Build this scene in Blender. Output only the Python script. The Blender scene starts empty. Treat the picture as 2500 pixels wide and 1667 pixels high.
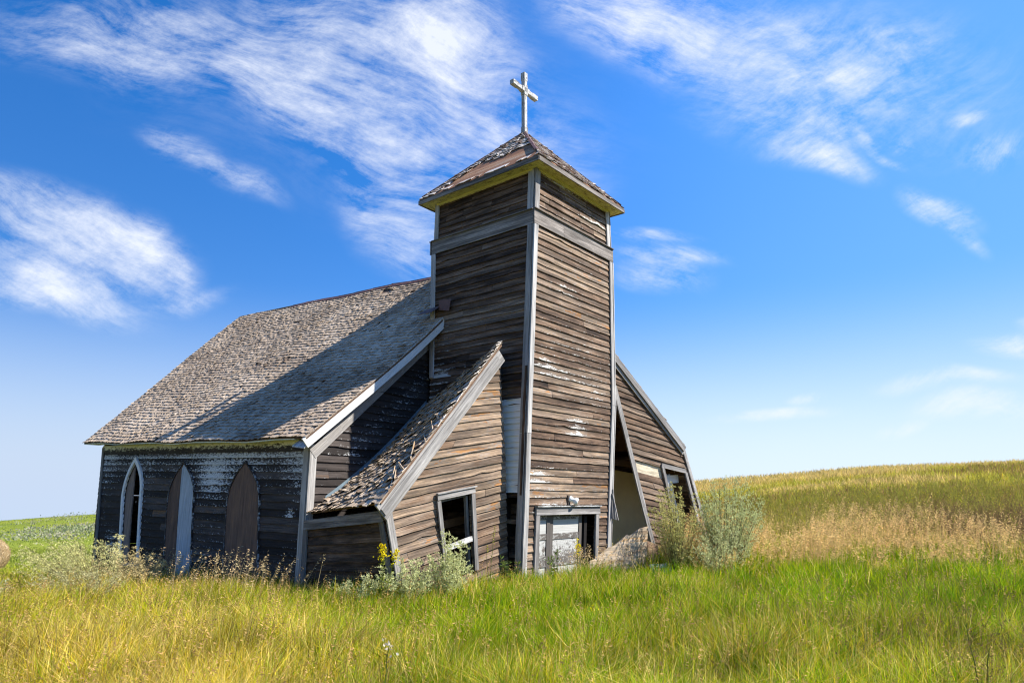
import bpy, math, random
import numpy as np
from mathutils import Vector
rng = np.random.default_rng(7)
random.seed(7)
scene = bpy.context.scene
COL = scene.collection
R = math.radians

# ------------------------------------------------------------------ frames
EYE = np.array([0.0, 0.0, 1.65])
A = R(51)
W = np.array([math.cos(A), math.sin(A), 0.0])      # along the church front, to the right
L = np.array([-math.sin(A), math.cos(A), 0.0])     # along the nave, to the back
Z = np.array([0.0, 0.0, 1.0])
N0 = np.array([0.362, 13.0, 0.0])                  # near corner of the tower
BASE = np.array([0.362, 13.0, -0.1])               # origin of the church

def g(w, l, z):
    return N0 + W * w + L * l + Z * z

# ------------------------------------------------------------------ noise helpers (numpy)
def _hash(ix, iy, s):
    h = np.sin(ix * 127.1 + iy * 311.7 + s * 74.7) * 43758.5453
    return h - np.floor(h)
def vnoise(x, y, s=0):
    ix, iy = np.floor(x), np.floor(y)
    fx, fy = x - ix, y - iy
    fx = fx * fx * (3 - 2 * fx); fy = fy * fy * (3 - 2 * fy)
    a = _hash(ix, iy, s); b = _hash(ix + 1, iy, s); c = _hash(ix, iy + 1, s); d = _hash(ix + 1, iy + 1, s)
    return (a * (1 - fx) + b * fx) * (1 - fy) + (c * (1 - fx) + d * fx) * fy
def fbm(x, y, s=0, o=4):
    t = 0; a = .5; n = 0
    for i in range(o):
        t = t + a * vnoise(x * 2 ** i, y * 2 ** i, s + i * 13); n += a; a *= .5
    return t / n

# ------------------------------------------------------------------ terrain
TAU = np.array([-1.6, -.75, -.6, -.3, 0., .27, .5, .75, 1.6])
YS = np.array([0, 6, 10, 13, 16, 20, 30, 45, 70, 110, 150, 220, 400, 900, 4000.])
HT = np.array([
 [0, -.02, -.10, -.25, -.5, -.8, -1.4, -2.1, -2.9, -3.6, -4.2, -7.5, -20, -60, -260],
 [0, -.02, -.10, -.25, -.5, -.8, -1.4, -2.1, -2.75, -3.15, -2.95, -5.5, -16, -50, -250],
 [0, -.02, -.10, -.22, -.42, -.75, -1.3, -2.0, -2.5, -2.1, -1.15, -3.6, -14, -48, -250],
 [0, -.02, -.08, -.15, -.3, -.5, -.9, -1.2, -1.1, -.5, 0.0, -1.5, -10, -45, -240],
 [0, -.01, -.03, -.03, -.02, .0, .1, .45, 1.3, 2.3, 2.6, 1.5, -7, -40, -230],
 [0, 0, .0, .06, .2, .42, .9, 1.95, 3.45, 4.3, 4.0, 3.0, -5, -38, -230],
 [0, 0, .02, .1, .28, .6, 1.45, 3.1, 4.85, 5.6, 5.0, 3.5, -5, -38, -230],
 [0, 0, .04, .14, .36, .75, 1.9, 3.75, 5.5, 6.3, 5.5, 3.8, -5, -38, -230],
 [0, 0, .04, .14, .36, .75, 2.0, 4.0, 6.0, 6.8, 5.8, 4.0, -5, -38, -230]], float)
NT, NY = 161, 241
_tf = np.linspace(TAU[0], TAU[-1], NT)
_yk = lambda y: np.log1p(np.maximum(y, 0) / 8.0)
_yf = np.linspace(0, _yk(4000.), NY)
_tmp = np.array([np.interp(_yf, _yk(YS), row) for row in HT])
HF = np.array([np.interp(_tf, TAU, _tmp[:, j]) for j in range(NY)]).T
for _ in range(10):
    p = np.pad(HF, 2, mode='edge'); HF = (p[1:-3, 2:-2] + p[3:-1, 2:-2] + 2 * HF + p[2:-2, 1:-3] + p[2:-2, 3:-1]) / 6
def ground(x, y):
    x = np.asarray(x, float); y = np.asarray(y, float)
    yy = np.maximum(y, .5)
    t = np.clip(x / yy, TAU[0], TAU[-1])
    # near the viewer the side angle means little: fade towards the centre
    ft = (t - TAU[0]) / (TAU[-1] - TAU[0]) * (NT - 1)
    fy = _yk(y) / _yf[-1] * (NY - 1)
    i = np.clip(ft.astype(int), 0, NT - 2); j = np.clip(fy.astype(int), 0, NY - 2)
    a = ft - i; b = fy - j
    z = (HF[i, j] * (1 - a) + HF[i + 1, j] * a) * (1 - b) + (HF[i, j + 1] * (1 - a) + HF[i + 1, j + 1] * a) * b
    z = z + (fbm(x * .35, y * .35, 3) - .5) * .10 + (fbm(x * .03, y * .03, 5) - .5) * np.clip((y - 30) / 60, 0, 1) * 1.1
    return z

# ------------------------------------------------------------------ mesh builder
class MB:
    def __init__(s):
        s.v = []; s.f = []; s.wc = []; s.r = []; s.p = []
    def add(s, pts, faces, wc=None, rnd=0.5, pt=0.0):
        o = len(s.v); n = len(pts)
        s.v.extend([tuple(q) for q in pts])
        s.f.extend([tuple(i + o for i in f) for f in faces])
        if wc is None:
            wc = [(q[0], q[2], q[1]) for q in pts]
        s.wc.extend(wc)
        s.r.extend([rnd] * n)
        s.p.extend(list(pt) if isinstance(pt, (list, tuple, np.ndarray)) else [pt] * n)
    def build(s, name, mat, parent=None, smooth=False, origin=BASE):
        me = bpy.data.meshes.new(name)
        V = np.array(s.v, float) - origin
        me.from_pydata(V.tolist(), [], s.f)
        me.attributes.new('wc', 'FLOAT_VECTOR', 'POINT').data.foreach_set('vector', np.array(s.wc, np.float32).ravel())
        me.attributes.new('rnd', 'FLOAT', 'POINT').data.foreach_set('value', np.array(s.r, np.float32))
        me.attributes.new('pt', 'FLOAT', 'POINT').data.foreach_set('value', np.array(s.p, np.float32))
        me.materials.append(mat)
        if smooth:
            me.polygons.foreach_set('use_smooth', np.ones(len(me.polygons), bool))
        me.update()
        o = bpy.data.objects.new(name, me)
        COL.objects.link(o)
        if parent is not None:
            o.parent = parent
        else:
            o.location = origin
        return o

BOXF = [(0, 1, 2, 3), (7, 6, 5, 4), (0, 4, 5, 1), (1, 5, 6, 2), (2, 6, 7, 3), (3, 7, 4, 0)]
def beam(mb, a, b, up, wid, thk, rnd=None, pt=0.0, seg=1, wob=0.0, off=0.0):
    """A board from a to b: `wid` across in the direction `up`, `thk` along the third axis."""
    a = np.array(a, float); b = np.array(b, float)
    d = b - a; ln = np.linalg.norm(d); d /= ln
    up = np.array(up, float); up = up - d * np.dot(up, d); up /= np.linalg.norm(up)
    n = np.cross(d, up)
    rnd = rng.random() if rnd is None else rnd
    pts = []; wc = []
    ox = rng.random() * 30
    for i in range(seg + 1):
        c = a + d * ln * i / seg
        jw = (rng.random(4) - .5) * wob
        for k, (su, sn) in enumerate(((-1, -1), (1, -1), (1, 1), (-1, 1))):
            pts.append(c + up * (su * wid / 2 + jw[k]) + n * (sn * thk / 2 + off))
            wc.append((ln * i / seg + ox, su * wid / 2 + (sn * thk * .5), rnd * 20))
    fs = []
    for i in range(seg):
        o = i * 4
        for k in range(4):
            fs.append((o + k, o + (k + 1) % 4, o + 4 + (k + 1) % 4, o + 4 + k))
    fs.append((3, 2, 1, 0)); e = seg * 4; fs.append((e, e + 1, e + 2, e + 3))
    mb.add(pts, fs, wc, rnd, pt)

def panel(mb, quad, n, thk, rnd=.5, pt=0.0, grain='u'):
    """A flat board with four given front corners (ccw), thickness backwards along -n."""
    q = [np.array(p, float) for p in quad]; n = np.array(n, float); n = n / np.linalg.norm(n)
    pts = q + [p - n * thk for p in q]
    lu = np.linalg.norm(q[1] - q[0]); lv = np.linalg.norm(q[-1] - q[0])
    k = len(q)
    if k == 4:
        loc = [(0, 0), (lu, 0), (lu, lv), (0, lv)]
    else:
        e1 = (q[1] - q[0]) / lu; e2 = np.cross(n, e1)
        loc = [(np.dot(p - q[0], e1), np.dot(p - q[0], e2)) for p in q]
    if grain == 'v': loc = [(b, a) for a, b in loc]
    ox = rng.random() * 30
    wc = [(a + ox, b, rnd * 20) for a, b in loc] * 2
    fs = [tuple(range(k)), tuple(range(2 * k - 1, k - 1, -1))] + [(i, i + k, (i + 1) % k + k, (i + 1) % k) for i in range(k)]
    mb.add(pts, fs, wc, rnd, pt)

def crossings(poly, v):
    xs = []
    for (a, b) in zip(poly, poly[1:] + poly[:1]):
        if (a[1] <= v < b[1]) or (b[1] <= v < a[1]):
            xs.append(a[0] + (b[0] - a[0]) * (v - a[1]) / (b[1] - a[1]))
    xs.sort()
    return [(xs[i], xs[i + 1]) for i in range(0, len(xs) - 1, 2)]
def subtract(iv, cut):
    out = []
    for a, b in iv:
        parts = [(a, b)]
        for c, d in cut:
            nx = []
            for p, q in parts:
                if d <= p or c >= q: nx.append((p, q)); continue
                if c > p: nx.append((p, c))
                if d < q: nx.append((d, q))
            parts = nx
        out += parts
    return [(a, b) for a, b in out if b - a > .02]

def siding(mb, P, N, poly, holes=(), h=.14, thick=.026, ptf=None, blen=(2.2, 6.0), seg=.22, wob=.006, lift=.006, fleck=.22, rndf=None, gap=.003):
    """Lapped boards over a wall polygon given in (s, v); P(s, v) is a point in space, N the way it faces."""
    v_lo = min(p[1] for p in poly); v_hi = max(p[1] for p in poly)
    n = int(math.ceil((v_hi - v_lo) / h))
    N = np.array(N, float)
    for i in range(n):
        v0 = v_lo + i * h; v1 = min(v0 + h * 1.06, v_hi - .001)
        va, vb = v0 + .004, max(v1 - .004, v0 + .006)
        def ivs(v):
            c = []
            for hp in holes: c += crossings(hp, v)
            return subtract(crossings(poly, v), c)
        ia, ib = ivs(va), ivs(vb)
        if len(ia) != len(ib):
            ia = ib = ivs((va + vb) / 2)
        for (a0, a1), (b0, b1) in zip(ia, ib):
            ln = a1 - a0
            cuts = [0.0]; x = rng.uniform(.3, blen[1])
            while x < ln - .3:
                cuts.append(x / ln); x += rng.uniform(*blen)
            cuts.append(1.0)
            for c0, c1 in zip(cuts[:-1], cuts[1:]):
                bl = (c1 - c0) * ln
                k = max(1, int(bl / seg))
                rnd = rng.random() if rndf is None else rndf((a0 + (c0 + c1) / 2 * ln), v0)
                ph = rng.random(3) * 6.3; aw = wob * rng.uniform(.1, .55); lf = abs(rng.normal(0, lift))
                pts = []; wc = []; pt = []
                ox = rng.random() * 40
                g0 = gap if c0 > 0 else 0; g1 = gap if c1 < 1 else 0
                for j in range(k + 1):
                    t = c0 + (c1 - c0) * j / k
                    sa = a0 + (a1 - a0) * t; sb = b0 + (b1 - b0) * t
                    if j == 0: sa += g0; sb += g0
                    if j == k: sa -= g1; sb -= g1
                    wv = aw * math.sin(t * ln * 1.3 + ph[0]) + rng.normal(0, wob * .42) + (rng.uniform(.008, .03) if rng.random() < .03 else 0)
                    th = thick + lf * (.5 + .5 * math.sin(t * ln * 1.1 + ph[1])) + abs(rng.normal(0, .0015))
                    pts += [P(sa, v0 + wv) - N * .006, P(sa, v0 + wv) + N * th, P(sb, v1) + N * .003]
                    wc += [(sa + ox, -.01, rnd * 20), (sa + ox, 0, rnd * 20), (sb + ox, v1 - v0, rnd * 20)]
                    p = ptf(sa, v0) if ptf else 0.0
                    pt += [p + fleck, p + fleck, p - .08]
                fs = []
                for j in range(k):
                    o = j * 3; q = o + 3
                    fs += [(o, q, q + 1, o + 1), (o + 1, q + 1, q + 2, o + 2)]
                fs += [(0, 1, 2), (k * 3 + 2, k * 3 + 1, k * 3)]
                mb.add(pts, fs, wc, rnd, pt)

def shingles(mb, P, N, poly, expo=.13, wr=(.08, .19), thick=.012, curl=.012, miss=.012, skip=None, rndf=None, jit=.012):
    """Wooden shingles over a roof polygon in (s, v), v up the slope; P as for siding, N may be a function."""
    v_lo = min(p[1] for p in poly); v_hi = max(p[1] for p in poly)
    n = int(math.ceil((v_hi - v_lo) / expo))
    for i in range(n):
        v0 = v_lo + i * expo
        for a, b in crossings(poly, min(v0 + expo * .4, v_hi - .002)):
            a -= .12; b += .12
            x = a + rng.uniform(-.04, .0)
            while x < b:
                w = rng.uniform(*wr)
                x0, x1 = max(x, a - .01), min(x + w - rng.uniform(.002, .008), b + .01)
                xm = x + w / 2
                x += w
                if x1 - x0 < .025 or rng.random() < miss: continue
                if skip and skip(xm, v0): continue
                n_ = N(xm, v0) if callable(N) else N
                dv = rng.normal(0, jit); sk = rng.normal(0, .006)
                c0 = abs(rng.normal(0, curl)); c1 = abs(rng.normal(0, curl))
                vt = min(v0 + expo * 1.75, v_hi + .02)
                lo_, hi_ = (crossings(poly, max(v0, v_lo + 1e-4)) or [(a, b)])[0]
                l1_, h1_ = (crossings(poly, min(vt, v_hi - 1e-3)) or [(a, b)])[0]
                t0_, t1_ = min(max(x0, l1_ - .012), h1_ + .012), max(min(x1, h1_ + .012), l1_ - .012)
                x0, x1 = max(x0, lo_ - .012), min(x1, hi_ + .012)
                if x1 - x0 < .012: continue
                lo = .014
                q = [P(x0, v0 + dv - sk) + n_ * (lo + thick + c0), P(x1, v0 + dv + sk) + n_ * (lo + thick + c1),
                     P(t1_, vt) + n_ * .006, P(t0_, vt) + n_ * .006,
                     P(x0, v0 + dv - sk) + n_ * (lo + c0 - thick * .2), P(x1, v0 + dv + sk) + n_ * (lo + c1 - thick * .2)]
                rnd = rng.random() if rndf is None else rndf(xm, v0)
                o = rng.random() * 40
                wc = [(0 + o, x0, rnd * 20), (0 + o, x1, rnd * 20), (expo * 1.7 + o, x1, rnd * 20), (expo * 1.7 + o, x0, rnd * 20), (o - .01, x0, rnd * 20), (o - .01, x1, rnd * 20)]
                mb.add(q, [(0, 1, 2, 3), (0, 4, 5, 1), (0, 3, 4), (1, 5, 2)], wc, rnd, 0.0)

# ------------------------------------------------------------------ node helpers
class NT_:
    def __init__(s, tree): s.t = tree; s.n = tree.nodes; s.l = tree.links
    def new(s, typ, **kw):
        n = s.n.new(typ)
        for k, v in kw.items(): setattr(n, k, v)
        return n
    def link(s, a, b): s.l.new(a, b)
    def math(s, op, a, b=None, clamp=False):
        n = s.new('ShaderNodeMath', operation=op, use_clamp=clamp)
        for i, x in enumerate((a, b)):
            if x is None: continue
            if isinstance(x, (int, float)): n.inputs[i].default_value = x
            else: s.link(x, n.inputs[i])
        return n.outputs[0]
    def ramp(s, fac, stops, interp='LINEAR'):
        n = s.new('ShaderNodeValToRGB'); cr = n.color_ramp; cr.interpolation = interp
        while len(cr.elements) < len(stops): cr.elements.new(.5)
        for e, (p, c) in zip(cr.elements, stops):
            e.position = p
            e.color = (c, c, c, 1) if isinstance(c, (int, float)) else (*c, 1)
        s.link(fac, n.inputs[0]); return n.outputs[0]
    def maprange(s, v, a, b, c=0, d=1, smooth=True):
        n = s.new('ShaderNodeMapRange', interpolation_type='SMOOTHSTEP' if smooth else 'LINEAR')
        s.link(v, n.inputs[0])
        for i, x in zip((1, 2, 3, 4), (a, b, c, d)): n.inputs[i].default_value = x
        return n.outputs[0]
    def mix(s, fac, a, b, typ='MIX'):
        n = s.new('ShaderNodeMix', data_type='RGBA', blend_type=typ)
        if isinstance(fac, (int, float)): n.inputs[0].default_value = fac
        else: s.link(fac, n.inputs[0])
        for i, x in ((6, a), (7, b)):
            if isinstance(x, (tuple, list)): n.inputs[i].default_value = (*x, 1)
            else: s.link(x, n.inputs[i])
        return n.outputs[2]
    def noise(s, vec, scale=1., detail=4., rough=.55, dist=0.):
        n = s.new('ShaderNodeTexNoise'); n.inputs['Scale'].default_value = scale; n.inputs['Detail'].default_value = detail
        n.inputs['Roughness'].default_value = rough; n.inputs['Distortion'].default_value = dist
        s.link(vec, n.inputs['Vector']); return n.outputs['Fac']
    def scale(s, vec, sc, loc=(0, 0, 0)):
        n = s.new('ShaderNodeMapping'); n.inputs['Scale'].default_value = sc; n.inputs['Location'].default_value = loc
        s.link(vec, n.inputs['Vector']); return n.outputs[0]
    def attr(s, name, out='Fac'):
        n = s.new('ShaderNodeAttribute', attribute_name=name); return n.outputs[out]

def new_mat(name):
    m = bpy.data.materials.new(name); m.use_nodes = True
    t = NT_(m.node_tree); b = t.n['Principled BSDF']
    b.inputs['Roughness'].default_value = .85
    b.inputs['Specular IOR Level'].default_value = .25
    return m, t, b

def wood_mat(name, stops, paint=(.72, .74, .72), pbase=0.0, grain=(.5, 1.3), gscale=(1.3, 60, 1), psc=(7, 16, 3), bump=.5, rough=.85, blotch=.5, pedge=.06, streak=1.0, tint=(1, 1, 1)):
    m, t, b = new_mat(name)
    wc = t.attr('wc', 'Vector'); rnd = t.attr('rnd'); pt = t.attr('pt')
    gr = t.noise(t.scale(wc, gscale), 1, 7, .65, .4)
    bl = t.noise(t.scale(wc, (.9, 5, 1)), 1, 4, .6)
    fine = t.noise(t.scale(wc, (6, 160, 2)), 1, 3, .6)
    val = t.math('ADD', t.math('MULTIPLY', rnd, 1 - blotch * .34), t.math('ADD', t.math('MULTIPLY', t.math('SUBTRACT', bl, .5), blotch * 1.35), t.math('MULTIPLY', t.math('SUBTRACT', t.noise(t.scale(wc, (3.2, 14, 1.3)), 1, 4, .65), .5), blotch * .9)))
    val = t.math('ADD', val, blotch * .17, clamp=True)
    col = t.ramp(val, stops)
    gm = t.math('ADD', t.math('MULTIPLY', gr, .75), t.math('MULTIPLY', fine, .25))
    gm = t.maprange(gm, .33, .67, grain[0], grain[1], False)
    st = t.maprange(t.noise(t.scale(wc, (.55, 11, 1.7)), 1, 5, .65), .40, .60, streak, 1.0)
    gm = t.math('MULTIPLY', gm, st)
    g3 = t.new('ShaderNodeCombineColor')
    for i, k_ in enumerate(tint): t.link(t.math('MULTIPLY', gm, k_), g3.inputs[i])
    col = t.mix(1.0, col, g3.outputs[0], 'MULTIPLY')
    # paint that is left
    pn = t.noise(t.scale(wc, psc), 1, 6, .7)
    pn2 = t.noise(t.scale(wc, (psc[0] * 5, psc[1] * 3, 5)), 1, 3, .6)
    pv = t.math('ADD', t.math('ADD', t.math('MULTIPLY', pn, .7), t.math('MULTIPLY', pn2, .3)), t.math('ADD', pt, pbase))
    mask = t.maprange(pv, .80 - pedge, .80 + pedge)
    pcol = t.mix(t.maprange(gr, .3, .7), tuple(c * .72 for c in paint), paint)
    col = t.mix(mask, col, pcol)
    t.link(col, b.inputs['Base Color'])
    b.inputs['Roughness'].default_value = rough
    bp = t.new('ShaderNodeBump'); bp.inputs['Strength'].default_value = bump; bp.inputs['Distance'].default_value = .006
    t.link(t.math('ADD', gm, t.math('MULTIPLY', mask, .25)), bp.inputs['Height']); t.link(bp.outputs[0], b.inputs['Normal'])
    return m

def flat_mat(name, c, rough=.8, var=.25, sc=6.0, spec=.25):
    m, t, b = new_mat(name)
    co = t.new('ShaderNodeTexCoord').outputs['Object']
    n = t.noise(t.scale(co, (sc, sc, sc)), 1, 5, .65)
    col = t.mix(n, tuple(x * (1 - var) for x in c), tuple(min(1, x * (1 + var)) for x in c))
    t.link(col, b.inputs['Base Color']); b.inputs['Roughness'].default_value = rough
    b.inputs['Specular IOR Level'].default_value = spec
    return m

# weathered boards: dark brown, warm brown, tan grey, the odd orange board
WOOD = [(0, (.030, .019, .013)), (.15, (.080, .050, .033)), (.32, (.165, .108, .073)), (.50, (.235, .158, .105)), (.62, (.27, .205, .155)), (.72, (.33, .245, .175)), (.83, (.40, .295, .20)), (.91, (.35, .30, .26)), (.96, (.44, .22, .085)), (1, (.50, .27, .11))]
DARKW = [(0, (.012, .010, .0095)), (.35, (.025, .020, .018)), (.65, (.047, .038, .034)), (.9, (.085, .070, .063)), (1, (.14, .085, .05))]  # weathered boards again, with shade put into the tones
GREYW = [(0, (.15, .14, .132)), (.5, (.30, .282, .265)), (1, (.45, .43, .405))]
BROWNG = [(0, (.13, .11, .094)), (.5, (.29, .255, .225)), (1, (.44, .40, .36))]
M = {}
M['wood'] = wood_mat('weathered_brown_boards', WOOD, paint=(.62, .61, .57), grain=(.35, 1.6), psc=(8, 30, 3), streak=.42, blotch=.75, bump=.8, tint=(.90, .865, .83))
M['wood_side'] = wood_mat('weathered_shade_toned_boards', DARKW, paint=(.66, .67, .66), psc=(13, 36, 3), grain=(.4, 1.6), pedge=.03)  # darker board copy: shade of side wall and gable is in its colour
M['trim'] = wood_mat('grey_trim_boards', GREYW, pbase=-.02, grain=(.45, 1.3), blotch=.7, streak=.6, psc=(4, 22, 3))
M['trim_pale'] = wood_mat('pale_trim_boards', [(0, (.30, .28, .26)), (.5, (.50, .48, .455)), (1, (.66, .64, .61))], pbase=-.02, grain=(.5, 1.25), blotch=.7, streak=.62, psc=(4, 22, 3))
M['trim_brown'] = wood_mat('grey_brown_trim_boards', BROWNG, pbase=.0, grain=(.4, 1.4), blotch=.9, streak=.5, psc=(4, 22, 3))
M['trim_white'] = wood_mat('worn_white_trim', GREYW, paint=(.70, .70, .67), pbase=.30, pedge=.05, psc=(5, 26, 2))
M['white_frame'] = wood_mat('white_lancet_frame', GREYW, paint=(.86, .86, .84), pbase=.40, pedge=.06, psc=(5, 22, 2))
M['lath'] = wood_mat('pale_bare_sheathing', [(0, (.30, .24, .15)), (.4, (.50, .43, .30)), (1, (.66, .58, .43))], pbase=-1, gscale=(3, 20, 1), blotch=1.2)
M['cross'] = wood_mat('worn_cross_paint', [(0, (.05, .045, .04)), (1, (.2, .17, .14))], paint=(.52, .52, .50), pbase=.34, pedge=.06, psc=(3, 9, 2))
M['cream'] = wood_mat('worn_paint_grass_bounce', WOOD, paint=(.80, .74, .30), pbase=.36, pedge=.10, psc=(5, 14, 2))  # worn paint; yellow light bounced off the grass is put into its colour
M['wood_frame'] = wood_mat('dark_window_trim', DARKW, paint=(.50, .54, .58), pbase=.24, psc=(4, 20, 3), pedge=.05)
M['cream_side'] = wood_mat('pale_peeling_frieze', DARKW, paint=(.80, .79, .60), pbase=.33, pedge=.06, psc=(6, 18, 2))
M['white_board'] = wood_mat('white_painted_siding', GREYW, paint=(.93, .91, .84), pbase=.60, pedge=.08, bump=.2)
SH = [(0, (.18, .126, .084)), (.2, (.325, .245, .172)), (.7, (.48, .375, .27)), (1, (.62, .50, .375))]
M['shingle'] = wood_mat('grey_wood_shingles', SH, pbase=-1, grain=(.65, 1.2), gscale=(2.5, 90, 1), blotch=.3)
SH2 = [(0, (.20, .12, .08)), (.35, (.36, .28, .23)), (.65, (.52, .47, .43)), (1, (.66, .62, .58))]
M['shingle_tower'] = wood_mat('pale_tower_shingles', SH2, pbase=-1, grain=(.65, 1.2), gscale=(2.5, 90, 1), blotch=.3)
RUSTB = [(0, (.15, .075, .045)), (.4, (.31, .15, .08)), (.75, (.46, .24, .12)), (1, (.48, .33, .22))]
M['sheathing'] = wood_mat('reddish_roof_sheathing', RUSTB, pbase=-1, grain=(.5, 1.3), blotch=.7)
M['plywood'] = wood_mat('dark_window_boards', [(0, (.07, .044, .034)), (.5, (.16, .10, .073)), (1, (.30, .175, .10))], pbase=-1, gscale=(1.0, 45, 1), blotch=.8)
M['blue_board'] = wood_mat('blue_grey_board', [(0, (.22, .26, .31)), (.5, (.40, .45, .50)), (1, (.52, .57, .61))], pbase=-1, gscale=(1.0, 45, 1), blotch=.8)
M['bare'] = wood_mat('bare_broken_wood', [(0, (.28, .20, .13)), (.35, (.48, .38, .27)), (.65, (.58, .46, .33)), (.85, (.56, .34, .15)), (1, (.62, .50, .38))], pbase=-1, blotch=1.5, grain=(.5, 1.25), gscale=(1.0, 26, 1))
M['rust'] = flat_mat('rusty_ridge_metal', (.13, .07, .06), .6, .5, 8)
M['blue_tin'] = flat_mat('blue_flashing', (.15, .20, .23), .5, .4, 12)
M['plaster'] = flat_mat('stained_plaster', (.84, .66, .37), .9, .25, 2.0)
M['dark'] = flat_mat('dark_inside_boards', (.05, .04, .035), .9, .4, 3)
M['stud'] = wood_mat('brown_inside_timber', [(0, (.10, .06, .04)), (.6, (.22, .13, .08)), (1, (.34, .2, .11))], pbase=-1)
M['stud_pale'] = wood_mat('pinkish_plank', [(0, (.22, .165, .135)), (1, (.40, .31, .26))], pbase=-1, gscale=(1, 40, 1))
M['door'] = wood_mat('peeling_door', [(0, (.06, .055, .05)), (1, (.20, .175, .15))], paint=(.50, .50, .47), pbase=.30, pedge=.06, psc=(9, 12, 4), grain=(.7, 1.15))
M['porcelain'] = flat_mat('white_porcelain', (.75, .76, .74), .35, .1, 20, .5)

# ------------------------------------------------------------------ tags
def tag(o, label=None, cat=None, group=None, kind=None):
    if label: o['label'] = label
    if cat: o['category'] = cat
    if group: o['group'] = group
    if kind: o['kind'] = kind
    return o
def empty(name, loc):
    o = bpy.data.objects.new(name, None); COL.objects.link(o); o.location = [float(x) for x in loc]; return o

# ================================================================== CHURCH
church = empty('wooden_church', BASE)
tag(church, 'abandoned weathered wooden church with leaning bell tower and collapsed front wings', 'church')

# ---- tower outline: four corner lines that lean a little to the right going up
ZK = np.array([-.3, .7, 2.8, 4.0, 4.9, 5.85, 7.15, 8.6])
WL = np.array([2.62, 2.64, 2.66, 2.70, 2.75, 2.82, 2.92, 2.96])     # side length
WR = np.array([2.95, 2.95, 3.12, 3.14, 3.15, 3.05, 2.98, 2.86])     # front length
def c_near(z): return np.array([.362 + .0403 * (z - 4.9), 13.0, z])
def c_left(z): return c_near(z) + L * np.interp(z, ZK, WL)
def c_right(z): return c_near(z) + W * np.interp(z, ZK, WR)
def c_back(z): return c_near(z) + L * np.interp(z, ZK, WL) + W * np.interp(z, ZK, WR)
def face(ca, cb, wid): 
    def P(s, v): return ca(v) + (cb(v) - ca(v)) * (s / wid)
    return P
ZT, ZB0, ZB1, ZTOP = -.25, 7.13, 7.46, 8.42

def tower_front_paint(s, v):
    p = .0
    for (cs, cv, ds, dv, a) in ((.9, 4.15, .8, .12, .15), (1.6, 3.2, .32, .13, .24), (1.6, 2.98, .32, .10, .22), (.45, 4.3, .3, .2, .15), (1.1, 6.0, .5, .12, .17), (.3, 2.05, .5, .2, .2), (2.2, 3.9, .6, .3, .10), (1.7, 4.7, 1.4, .4, .06), (.8, 1.6, .9, .25, .10), (2.3, 7.9, .5, .12, .22), (.9, 8.3, .4, .1, .2)):
        p += a * math.exp(-((s - cs) / ds) ** 2 - ((v - cv) / dv) ** 2)
    return p
def tower_side_paint(s, v):     # s from near corner to back
    p = -.13
    t = max(0, min(1, (s - 1.5) / 1.2))
    if v < 5.6: p += .24 * t * (1 if v > 3.2 else .7)
    p += .34 * math.exp(-((s - 2.35) / .2) ** 2 - ((v - 4.25) / .15) ** 2) + .3 * math.exp(-((s - 1.75) / .12) ** 2 - ((v - 4.4) / .1) ** 2)
    p += .15 * math.exp(-((v - 8.45) / .15) ** 2)
    return p
NL, NF = -W, -L
def rnd_side(s, v):
    r = rng.random() * .52
    if 5.1 < v < 5.62: r = rng.uniform(.6, .8)
    return r
tw = MB()
hole_side = [(.12, -.3), (.12, 1.76), (1.5, 1.76), (1.5, -.3)]
siding(tw, face(c_near, c_left, 2.7), NL, [(.0, ZT), (2.7, ZT), (2.7, ZB0), (0, ZB0)], [hole_side], ptf=tower_side_paint, rndf=rnd_side)
door_hole = [(.40, -.3), (.40, 1.42), (2.42, 1.42), (2.42, -.3)]
def rnd_front(s, v):
    r = rng.random() * .84
    if rng.random() < .07: r = .96
    return r
siding(tw, face(c_near, c_right, 3.0), NF, [(.0, ZT), (3.0, ZT), (3.0, ZB0), (0, ZB0)], [door_hole], ptf=tower_front_paint, fleck=.2, rndf=rnd_front)
siding(tw, face(c_right, c_back, 2.7), W, [(.0, ZT), (2.7, ZT), (2.7, ZB0), (0, ZB0)], seg=1.5)
siding(tw, face(c_left, c_back, 3.0), L, [(.0, 4.5), (3.0, 4.5), (3.0, ZB0), (0, ZB0)], seg=1.5)
# belfry storey above the belt, with short boards closing the old louvre openings
def ins(c, dw, dl):
    return lambda z: c(z) + W * dw + L * dl
i_n, i_l, i_r, i_b = ins(c_near, .03, .03), ins(c_left, .03, -.03), ins(c_right, -.03, .03), ins(c_back, -.03, -.03)
siding(tw, face(i_n, i_l, 2.9), NL, [(0, ZB1), (2.9, ZB1), (2.9, ZTOP), (0, ZTOP)], blen=(.5, 1.6), ptf=tower_side_paint, rndf=lambda s, v: rng.random() * .55)
siding(tw, face(i_n, i_r, 2.9), NF, [(0, ZB1), (2.9, ZB1), (2.9, ZTOP), (0, ZTOP)], blen=(.4, 1.2), ptf=tower_front_paint, rndf=lambda s, v: rng.random() * .8)
siding(tw, face(i_r, i_b, 2.9), W, [(0, ZB1), (2.9, ZB1), (2.9, ZTOP), (0, ZTOP)], seg=1.5)
siding(tw, face(i_l, i_b, 2.9), L, [(0, ZB1), (2.9, ZB1), (2.9, ZTOP), (0, ZTOP)], seg=1.5)
tower = tw.build('tower_wall', M['wood'], church)

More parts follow.
